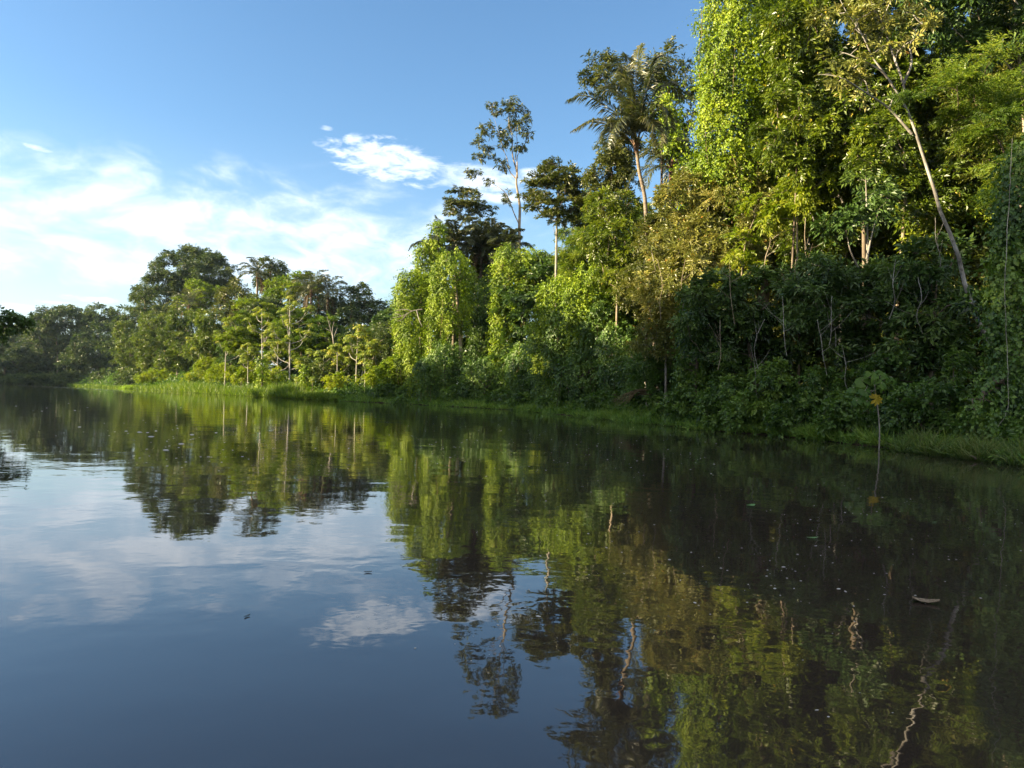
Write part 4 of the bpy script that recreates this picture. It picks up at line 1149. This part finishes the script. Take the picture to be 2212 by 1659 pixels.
# ================================================================ far wood (170-240 m)
FARS = style('far', r=1.9, L=.72, W=.34)
FR = [('dome_tree', 'giant dome-crowned tree, the highest of the far wood', 250, [(400, 580, 62, 36), (450, 590, 58, 38), (355, 620, 40, 36), (480, 620, 30, 30), (425, 560, 50, 24), (370, 590, 40, 30), (420, 630, 66, 34), (330, 650, 30, 34)], 'far_dark', .0),
      ('side_tree', 'smaller dark tree leaning out left of the giant dome', 262, [(305, 630, 18, 18), (300, 665, 22, 24), (330, 690, 30, 28), (285, 690, 14, 18)], 'far_dark', 0),
      ('light_tree', 'light yellow-green tree in front of the giant dome', 235, [(430, 620, 22, 20), (455, 635, 20, 18), (425, 650, 26, 22), (400, 660, 22, 22)], 'bright', -.15),
      ('far_tree', 'olive tree right of the dome with a rounded crown', 185, [(510, 640, 30, 26), (490, 665, 28, 26), (530, 665, 34, 28), (505, 700, 36, 26), (470, 690, 26, 24)], 'canopy', .05),
      ('far_tree', 'upright dark tree beside the far palm, small high crown', 195, [(578, 575, 18, 16), (595, 580, 16, 14), (585, 600, 28, 18), (565, 610, 20, 18), (598, 620, 24, 22)], 'far_dark', .05),
      ('far_tree', 'bright green spreading tree on the far skyline', 180, [(620, 615, 30, 14), (655, 608, 34, 14), (640, 630, 40, 18), (605, 645, 30, 18), (670, 640, 30, 18)], 'feather', .1),
      ('far_tree', 'dark tree mass right of the far palms', 175, [(745, 650, 34, 28), (775, 645, 28, 24), (760, 690, 50, 36), (720, 690, 40, 36), (800, 690, 34, 30), (790, 730, 40, 30)], 'far_dark', -.05),
      ('far_tree', 'small rounded dark tree where the far wood meets the creeper towers', 178, [(820, 668, 20, 16), (835, 690, 22, 22), (812, 705, 26, 22), (840, 725, 24, 24)], 'far_dark', .05),
      ('far_tree', 'dim tree filling the middle of the far wood behind the tiered trees', 172, [(560, 670, 36, 26), (600, 680, 36, 24), (660, 690, 36, 26), (700, 720, 36, 26), (540, 720, 40, 30), (620, 730, 40, 26)], 'far_dark', 0),
      ('far_tree', 'dim tree below the dome behind the lit grove', 240, [(360, 690, 34, 30), (420, 710, 36, 30), (320, 730, 34, 30), (470, 730, 34, 28), (390, 760, 40, 30)], 'far_dark', 0)]
for nm, lab, Y, bl, mt, tb in FR:
    tree(nm, lab, Y, bl, style('far', mat=mt, r=1.6, L=.6 if mt != 'far_dark' else .7, W=.3), tr=.45, bark='trunk_tan', tbias=tb, tip=.05)
for x, y, Y, fl, nf, lab in ((408, 668, 225, 8.5, 18, 'far palm with drooping grey-green fronds below the dome'), (556, 600, 190, 6.0, 14, 'far palm beside the upright dark tree'), (672, 640, 170, 7.0, 18, 'left palm of the far pair with hanging fronds'), (708, 645, 172, 6.5, 16, 'right palm of the far pair, ragged fronds on the skyline')):
    hd = P(x, y, Y)
    palm('far_palm', lab, hd, on_ground(hd[0], Y), nf, fl, tr=.3, ll=1.5, wl=.22, tilt=(.1, 1.7), nl=26, dead=3, tb=.45, group='palms of the far wood')

# ================================================================ far left bank beyond the bend (300-380 m)
FL = [('dark rounded tree with a lit top, middle of the far left bank', 340, [(125, 690, 46, 24), (95, 700, 34, 22), (155, 710, 44, 28), (110, 730, 50, 30)], -.05),
      ('dark tree below the lit top, at the far left waterline', 348, [(90, 760, 50, 34), (140, 770, 50, 32), (60, 780, 44, 30), (120, 800, 60, 22)], -.15),
      ('tree with a lit crown right of the middle of the far left bank', 345, [(215, 680, 34, 18), (235, 690, 30, 22), (195, 700, 30, 22), (225, 720, 44, 28)], .1),
      ('dark tree at the far waterline where the left bank meets the lit grove', 318, [(200, 750, 46, 34), (235, 765, 34, 34), (180, 790, 50, 28), (230, 800, 40, 22)], -.15),
      ('small umbrella-crowned tree on the far left skyline', 350, [(155, 668, 18, 6), (148, 676, 16, 6), (165, 676, 12, 5)], 0),
      ('pale-lit tree at the left edge of the picture, far bank', 382, [(15, 745, 26, 26), (0, 770, 26, 26), (25, 720, 20, 16), (-20, 740, 40, 50)], .2),
      ('low dark tree at the left edge of the far waterline', 377, [(15, 795, 30, 22), (40, 805, 36, 18), (-25, 800, 40, 26)], -.15),
      ('lit tree left of the rounded one on the far left bank', 364, [(60, 705, 26, 18), (40, 730, 30, 26), (75, 735, 30, 24)], .12),
      ('grey-green tree between far left bank and giant dome', 300, [(265, 690, 18, 22), (275, 720, 22, 26), (255, 740, 24, 28), (275, 770, 30, 30)], -.1)]
for lab, Y, bl, tb in FL:
    tree('far_bank_tree', lab, Y, bl, style('far', r=2.4, L=.95, W=.5, mat='far_dark', cov=1.35), tr=.4, tbias=tb, tip=.08, group='trees of the far left bank')
for x, y, rx, ry, Y, lab in ((180, 815, 50, 10, 312, 'dark low bush at the far waterline left of the bright grass tuft'), (250, 812, 40, 14, 285, 'dark low bush right behind the bright grass tuft'), (90, 818, 60, 8, 322, 'dark low bush hanging over the far left water'), (300, 815, 36, 10, 236, 'shaded creeper bush behind the left end of the grass bank'), (30, 820, 40, 7, 332, 'low bush at the far water by the left edge')):
    shrub('waterside_bush', lab, Y, [(x, y, rx, ry), (x - rx * .7, y + ry * .3, rx * .6, ry * .7), (x + rx * .7, y + ry * .3, rx * .6, ry * .7)], style('far', r=1.5, L=.7, W=.4, mat='far_dark'), 'bushes at the far waterline')

# ================================================================ left bank: one tree reaches into the picture, the others only shade the river
tb_ = on_ground(-52.5, 63.0)
ol = empty('overhanging_tree', tb_, 'tree outside the left edge, its leafy branch tip hanging into the picture', 'tree')
G = Geo()
sp_ = spline([tb_ - np.array([0, 0, .2]), tb_ + np.array([.4, .2, 5]), tb_ + np.array([.2, 0, 12])], 14)
G.tube(sp_, np.linspace(.35, .12, 14), 9)
bl_ = [(-24, 690, 30, 18), (20, 690, 20, 10), (45, 690, 15, 8), (8, 682, 18, 10), (28, 706, 20, 9), (50, 700, 12, 8), (2, 715, 20, 12), (58, 705, 9, 6), (65, 684, 9, 4)]
Wb = wblobs(bl_, 64)
Wb += [(tb_ + np.array([-1, 0, 10]), np.array([4, 4, 3.])), (tb_ + np.array([1, 2, 13]), np.array([3.5, 3.5, 3.])), (tb_ + np.array([0, -3, 7]), np.array([3.5, 3, 2.5]))]
lim = spline([sp_[4], P(-40, 730, 63.5), P(0, 712, 64), P(25, 700, 64)], 12)
G.tube(lim, np.linspace(.13, .04, 12), 6)
C, O = ell_points(Wb, .45)
limbs_to(G, list(sp_[5:]) + list(lim[3:]), C[rng.permutation(len(C))[:150]], .014, .012)
G.build('trunk', M['trunk_brown'], ol, tb_, True)
L_ = Geo()
clump_leaves(L_, C, O, style('broad', r=.45, L=.40, W=.19, cov=1.0, mat='dark'))
L_.build('crown', M['dark'], ol, tb_)

lsty = style('canopy', r=1.2, L=.6, W=.28, cov=1.2)
SHADE = 'trees on the left bank outside the picture'
protos = [gtree('left_bank_tree', 'leafy tree on the left bank outside the picture, shading the river', on_ground(-52, -8), 20, 6.0, lsty, 9, .3, group=SHADE, lo=.12),
          gtree('left_bank_tree', 'leafy tree on the left bank outside the picture, shading the river', on_ground(-54, 9), 20, 6.5, lsty, 10, .3, group=SHADE, lo=.12)]


def along(line, y):
    o_ = line[np.argsort(line[:, 1])]
    return np.interp(y, o_[:, 1], o_[:, 0])


for q in range(2):
    protos[q].scale = (1.48,) * 3
k = 0
lr = np.random.default_rng(5)
for yv in np.arange(-46, 150, 6.2):
    for row in range(2):
        k += 1
        x = along(LEFT, yv) - 6.5 - 8 * row + lr.normal() * 1.0
        y_ = yv + 3 * row + lr.normal() * 1.2
        if x > -.7 * y_ - 8 and y_ > 0:
            x = -.7 * y_ - 8
        h = np.interp(yv, [-46, 8, 20, 31, 44, 62, 90, 112, 150], [29.5, 29.5, 25.8, 23.6, 24.6, 22, 17, 12, 9]) * lr.uniform(.92, 1.08)
        if abs(y_ + 8) < 2 or abs(y_ - 9) < 2:
            continue
        o = copy_tree(protos[k % 2])
        gb = on_ground(x, y_)
        o.location = gb
        o.rotation_euler = (0, 0, rng.uniform(0, 6.28))
        o.scale = (h / 20, h / 20, h / 20)

for x, y, h in ((-252, 298, 27), (-262, 314, 29), (-276, 326, 30), (-290, 340, 28), (-312, 352, 30), (-240, 280, 26), (-270, 305, 30)):
    o = copy_tree(protos[int(x) % 2])
    o.location = on_ground(x, y)
    o.rotation_euler = (0, 0, rng.uniform(0, 6.28))
    o.scale = (h / 20 * 1.3, h / 20 * 1.3, h / 20)

# forest behind the riverside trees (closes the gaps low down)
fsty = style('canopy', r=1.0, L=.5, W=.22, cov=1.25, mat='dark')
FG = 'forest trees behind the riverside trees'
fl_ = 'dark tree standing in the forest behind the riverside trees'
nsty = style('canopy', r=.7, L=.28, W=.11, cov=1.2, mat='canopy')
np_ = [gtree('forest_tree', fl_, on_ground(31, 41), 22, 5.0, nsty, 11, .11, group=FG, lo=.08), gtree('forest_tree', fl_, on_ground(25, 39), 21, 4.6, nsty, 11, .11, group=FG, lo=.08)]
fp = [gtree('forest_tree', fl_, on_ground(17, 55), 16, 5.0, fsty, 9, .22, group=FG, lo=.08), gtree('forest_tree', fl_, on_ground(12, 62), 15, 5.0, fsty, 9, .22, group=FG, lo=.08)]
for q, (x, y, s_) in enumerate([(24, 33.5, .9), (29, 35, 1.), (22, 44, 1.), (18, 47, 1.)]):
    o = copy_tree(np_[q % 2])
    o.location = on_ground(x, y)
    o.rotation_euler = (0, 0, rng.uniform(0, 6.28))
    o.scale = (s_, s_, s_)
pts = [ (21, 52, 1), (27, 48, 1.15), (33, 44, 1.2), (14, 58, .8), (10, 66, .72), (18, 62, 1.0), (3, 82, 1.), (-4, 96, 1.1), (-12, 104, 1.0), (7, 80, 1.), (-20, 116, .75), (-30, 130, .75), (-44, 146, .8), (-60, 160, .8), (13, 52, .62), (5, 70, .66),
       (-70, 190, .9), (-88, 206, .9), (-104, 224, .9), (-125, 262, 1.1), (-150, 318, 1.3), (-176, 347, 1.3), (-202, 372, 1.4), (-232, 388, 1.4), (-258, 398, 1.4), (-288, 405, 1.4), (-135, 285, 1.2)]
for q, (x, y, s_) in enumerate(pts):
    o = copy_tree(fp[q % 2])
    o.location = on_ground(x, y)
    o.rotation_euler = (0, 0, rng.uniform(0, 6.28))
    o.scale = (s_, s_, s_ * rng.uniform(.9, 1.1))

# ================================================================ ground cover
cum = np.concatenate([[0], np.cumsum(np.linalg.norm(np.diff(RIGHT, axis=0), axis=1))])


def bank_points(n, y0, y1, din, power=1.0):
    """n points on the right bank between depths y0 and y1, up to din metres inland (negative: over the water)"""
    yv = y0 + (y1 - y0) * rng.random(n) ** power
    s_ = np.interp(yv, RIGHT[:, 1], cum)
    x = np.interp(s_, cum, RIGHT[:, 0])
    y = np.interp(s_, cum, RIGHT[:, 1])
    x2, y2 = np.interp(s_ + .5, cum, RIGHT[:, 0]), np.interp(s_ + .5, cum, RIGHT[:, 1])
    tv = unit(np.stack([x2 - x, y2 - y], 1))
    nv = np.stack([tv[:, 1], -tv[:, 0]], 1)
    if callable(din[0]):
        lo_, hi_ = din[0](yv), din[1](yv)
    else:
        lo_, hi_ = din
    d = lo_ + (hi_ - lo_) * rng.random(n)
    p2 = np.stack([x, y], 1) + nv * d[:, None]
    return np.column_stack([p2, np.maximum(ground_z(p2), 0.0)]), d


def blades(G, p, h, w_, lean, t, droop=.25):
    n = len(p)
    D = rng.normal(size=(n, 3)) * lean
    D[:, 2] = 1
    N = rng.normal(size=(n, 3))
    N[:, 2] *= .2
    hh_ = h * rng.uniform(.5, 1.15, n)
    G.leaves(p, D, N, hh_, w_, t, .1, droop, .42)


G = Geo()           # undergrowth under the whole right bank
p, d = bank_points(22000, 17, 400, (1.0, 9.0), 2.2)
p[:, 2] += rng.random(len(p)) ** 1.4 * np.interp(d, [1, 3, 9], [.5, 1.4, 3.6]) * np.interp(p[:, 1], [0, 38, 50, 90, 160, 400], [1, 1, .7, .7, 1.2, 2.2])
T = rng.normal(size=(len(p), 3)) + np.array([0, 0, .5])
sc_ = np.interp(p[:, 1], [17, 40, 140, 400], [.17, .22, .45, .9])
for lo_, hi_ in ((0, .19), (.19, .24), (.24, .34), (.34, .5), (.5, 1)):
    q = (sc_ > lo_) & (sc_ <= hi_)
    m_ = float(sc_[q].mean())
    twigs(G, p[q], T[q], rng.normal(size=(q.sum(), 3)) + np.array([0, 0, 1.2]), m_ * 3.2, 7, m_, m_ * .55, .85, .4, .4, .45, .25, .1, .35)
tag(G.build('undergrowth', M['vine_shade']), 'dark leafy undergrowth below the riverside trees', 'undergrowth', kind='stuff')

G = Geo()           # floating meadow in front of the wide mound and the towers
wide = lambda y: np.interp(y, [17, 24, 30, 33, 40, 60, 85, 96], [1.4, .5, .5, 2.6, 4.6, 7.5, 8.5, 7])
over = lambda y: np.interp(y, [17, 21, 22, 31.5, 34, 40, 60, 85, 96], [-.7, -.6, .2, .2, -.5, -1.2, -1.6, -1.6, -.8])
p, d = bank_points(110000, 17.2, 97, (over, wide), 1.35)
patchy = np.sin(p[:, 0] * 1.3 + p[:, 1] * .7) * .5 + np.sin(p[:, 1] * 1.9 - p[:, 0] * .6) * .5
kp = rng.random(len(p)) < np.clip(.55 + .6 * patchy, .06, 1) * np.interp(d, [-1.6, -.6, .3], [.25, .7, 1])
kp &= (p[:, 1] > 33) | (rng.random(len(p)) < np.where(p[:, 1] > 26, .3, .08))
wig = np.sin(p[:, 1] * .9) + .8 * np.sin(p[:, 1] * 2.3 + 1) + .6 * np.sin(p[:, 1] * .37 + 2)
kp &= (d > .45 * wig - .45) | (p[:, 1] < 24)
p, d, patchy = p[kp], d[kp], patchy[kp]
hgt = np.interp(d, [-1.6, 0, 2, 7], [.24, .48, .75, 1.0]) * (1 + .45 * patchy)
blades(G, p, hgt, np.interp(p[:, 1], [17, 35, 97], [.022, .035, .08]), .62, np.clip(.42 + .32 * patchy + rng.normal(size=len(p)) * .24, 0, 1))
k_ = rng.permutation(len(p))[:7000]
twigs(G, p[k_] + np.array([0, 0, .1]), rng.normal(size=(len(k_), 3)) + np.array([0, 0, .8]), rng.normal(size=(len(k_), 3)) + np.array([0, 0, 1.]), .35, 5, .15, .08, .9, .4, .4, .4, .2, .1, .2)
tag(G.build('floating_meadow', M['meadow']), 'low floating grass along the water in front of the trees', 'grass', kind='stuff')

G = Geo()           # taller tufts by the right corner
p, d = bank_points(9000, 17.0, 22.6, (-.75, .5), 1.0)
cl = np.sin(p[:, 0] * 3.1 + p[:, 1] * 1.7) + np.sin(p[:, 1] * 4.3 - p[:, 0] * 2)
kp = rng.random(len(p)) < np.clip(.5 + .45 * cl, .05, 1)
p, cl = p[kp], cl[kp]
blades(G, p, .46 * (1 + .35 * cl), .018, .55, np.clip(.45 + .2 * cl + rng.normal(size=len(p)) * .25, 0, 1), .6)
tag(G.build('shore_grass', M['shore']), 'long shaded grass at the water in the right corner', 'grass', kind='stuff')

G = Geo()           # tall grass bank of the bend
over2 = lambda y: np.interp(y, [92, 104, 130, 200, 300], [-.5, -2.0, -2.5, -2.5, -4])
wide2 = lambda y: np.interp(y, [92, 104, 130, 200, 300], [4, 8, 9, 9, 8])
p, d = bank_points(85000, 92, 300, (over2, wide2), 1.9)
hgt = (.8 + .4 * np.sin(p[:, 0] * .55) * np.sin(p[:, 1] * .3 + 1)) * np.interp(p[:, 1], [92, 100, 106, 180, 230, 300], [.6, 1.1, 2.0, 2.0, 1.0, 1.2])
blades(G, p, hgt, np.interp(p[:, 1], [92, 300], [.07, .2]), .33, np.clip(.45 + rng.normal(size=len(p)) * .22, 0, 1), .35)
tag(G.build('bank_grass', M['grass']), 'tall reedy grass along the bend below the cecropia grove', 'grass', kind='stuff')

G = Geo()
c_ = P(289, 840, 214)
pp = np.column_stack([c_[0] + rng.normal(size=2600) * 1.1, c_[1] + rng.normal(size=2600) * 2.2, np.zeros(2600)])
blades(G, pp, 1.15 * np.exp(-((pp[:, 0] - c_[0]) / 2.2) ** 2), .16, .4, rng.random(2600), .3)
tag(G.build('grass_tuft', M['grass_lit']), 'small glowing yellow-green grass tuft standing in the far water', 'grass tuft')

# ================================================================ on the water
G = Geo()


def flecks(px0, px1, py0, py1, n, smin, smax, pw=1.0):
    for q in range(n):
        if q % 7 == 0 or q == 0:
            cxy = (rng.uniform(px0, px1), py0 + (py1 - py0) * rng.random() ** pw)
            sp_y = (cxy[1] - 852 - ROLL * (cxy[0] - 1106)) * .10
        x = cxy[0] + rng.normal() * 60
        y = cxy[1] + rng.normal() * sp_y + (x - cxy[0]) * ROLL
        dv = (y - 852) - ROLL * (x - 1106)
        if dv < 6:
            continue
        Y = HCAM * F / dv
        c_ = P(x, y, Y)
        if not inside(c_[None, :2], RIVER)[0]:
            continue
        s_ = smin + (smax - smin) * rng.random() ** 2
        th = rng.uniform(0, 6.28)
        ax_, ay_ = s_ * rng.uniform(.7, 1.6), s_ * rng.uniform(.5, 1.0)
        ring = [(c_[0] + ax_ * math.cos(a_) * math.cos(th) - ay_ * math.sin(a_) * math.sin(th), c_[1] + ax_ * math.cos(a_) * math.sin(th) + ay_ * math.sin(a_) * math.cos(th), .002) for a_ in np.arange(8) * math.pi / 4]
        tp = [(c_[0] * .5 + r_[0] * .5, c_[1] * .5 + r_[1] * .5, .002 + s_ * .22) for r_ in ring]
        f = [[i_, (i_ + 1) % 8, 8 + (i_ + 1) % 8, 8 + i_] for i_ in range(8)] + [[8, 9, 10, 11], [8, 11, 12, 15], [12, 13, 14, 15]]
        G.add(ring + tp, f, np.zeros(11))


flecks(850, 1500, 885, 1010, 330, .008, .024, .8)
flecks(1000, 2212, 960, 1300, 230, .004, .014, 1.2)
flecks(300, 860, 870, 1000, 110, .012, .03, .8)
flecks(20, 420, 850, 960, 40, .02, .07)
flecks(1500, 2212, 1000, 1250, 110, .003, .010)
flecks(500, 2100, 1300, 1650, 34, .003, .009)
tag(G.build('foam_flecks', M['foam']), 'white flecks of foam drifting on the river', 'foam', kind='stuff')


def floating_leaf(label, x, y, L, W, mat, rot, curl=.25, group=None):
    Y = HCAM * F / ((y - 852) - ROLL * (x - 1106))
    c_ = P(x, y, Y)
    bl = bpy.data.meshes.new('floating_leaf')
    nu, nv = 13, 7
    vs, fs = [], []
    for a_ in range(nu):
        u = a_ / (nu - 1)
        wd = W * math.sin(math.pi * min(1, u * .93 + .05)) ** .75
        for b__ in range(nv):
            v = b__ / (nv - 1) - .5
            z = .004 + curl * L * ((u - .45) ** 2 * 1.0 + (abs(v) * 2) ** 2 * .30 * (W / L)) + .012 * L * math.sin(u * 19) * abs(v)
            vs.append(((u - .5) * L, v * wd * (1 + .08 * math.sin(u * 25)), z))
    for a_ in range(nu - 1):
        for b__ in range(nv - 1):
            q = a_ * nv + b__
            fs.append((q, q + nv, q + nv + 1, q + 1))
    bl.from_pydata(vs, [], fs)
    for p_ in bl.polygons:
        p_.use_smooth = True
    bl.materials.append(M[mat])
    o_ = bpy.data.objects.new('floating_leaf', bl)
    COL.objects.link(o_)
    sm = o_.modifiers.new('thickness', 'SOLIDIFY')
    sm.thickness = .002
    o_.location = (c_[0], c_[1], .002)
    o_.rotation_euler = (0, 0, rot)
    return tag(o_, label, 'leaf', group)


floating_leaf('large curled dry beige leaf floating on the dark water at the right', 2000, 1302, .17, .10, 'dryleaf', -.45, .38)
floating_leaf('wet dark leaf floating on the reflected clouds', 795, 1237, .06, .03, 'darkleaf', .2)
floating_leaf('narrow green leaf floating on the dark reflection right of centre', 1755, 1163, .12, .05, 'greenleaf', .1)
floating_leaf('bright green leaf floating near the dry beige leaf', 2018, 1129, .06, .03, 'greenleaf', .2)
floating_leaf('small green leaf floating in the dark reflection of the shaded shrubs', 1622, 1093, .16, .09, 'greenleaf', .6)
floating_leaf('long dark leaf floating below the reflected creeper tower', 985, 1245, .1, .03, 'darkleaf', -.1)
floating_leaf('tiny dark twig-like leaf on the blue foreground water', 534, 1332, .05, .016, 'darkleaf', 1.2)

# ================================================================ air
bm = bpy.data.meshes.new('haze')
x0, x1, y0, y1, z0, z1 = -6200, 6200, -6200, 6200, -4, 62
vs = [(x, y, z) for x in (x0, x1) for y in (y0, y1) for z in (z0, z1)]
bm.from_pydata(vs, [], [(0, 1, 3, 2), (4, 6, 7, 5), (0, 4, 5, 1), (2, 3, 7, 6), (0, 2, 6, 4), (1, 5, 7, 3)])
m, t = new_mat('haze')
pv = t.n('ShaderNodeVolumePrincipled')
pv.inputs['Color'].default_value = (.62, .80, 1.0, 1)
pv.inputs['Density'].default_value = 0.00006
pv.inputs['Anisotropy'].default_value = 0.3
o = t.n('ShaderNodeOutputMaterial')
t.put(o.inputs['Volume'], pv.outputs[0])
bm.materials.append(m)
ho = bpy.data.objects.new('haze', bm)
COL.objects.link(ho)
ho['kind'] = 'stuff'
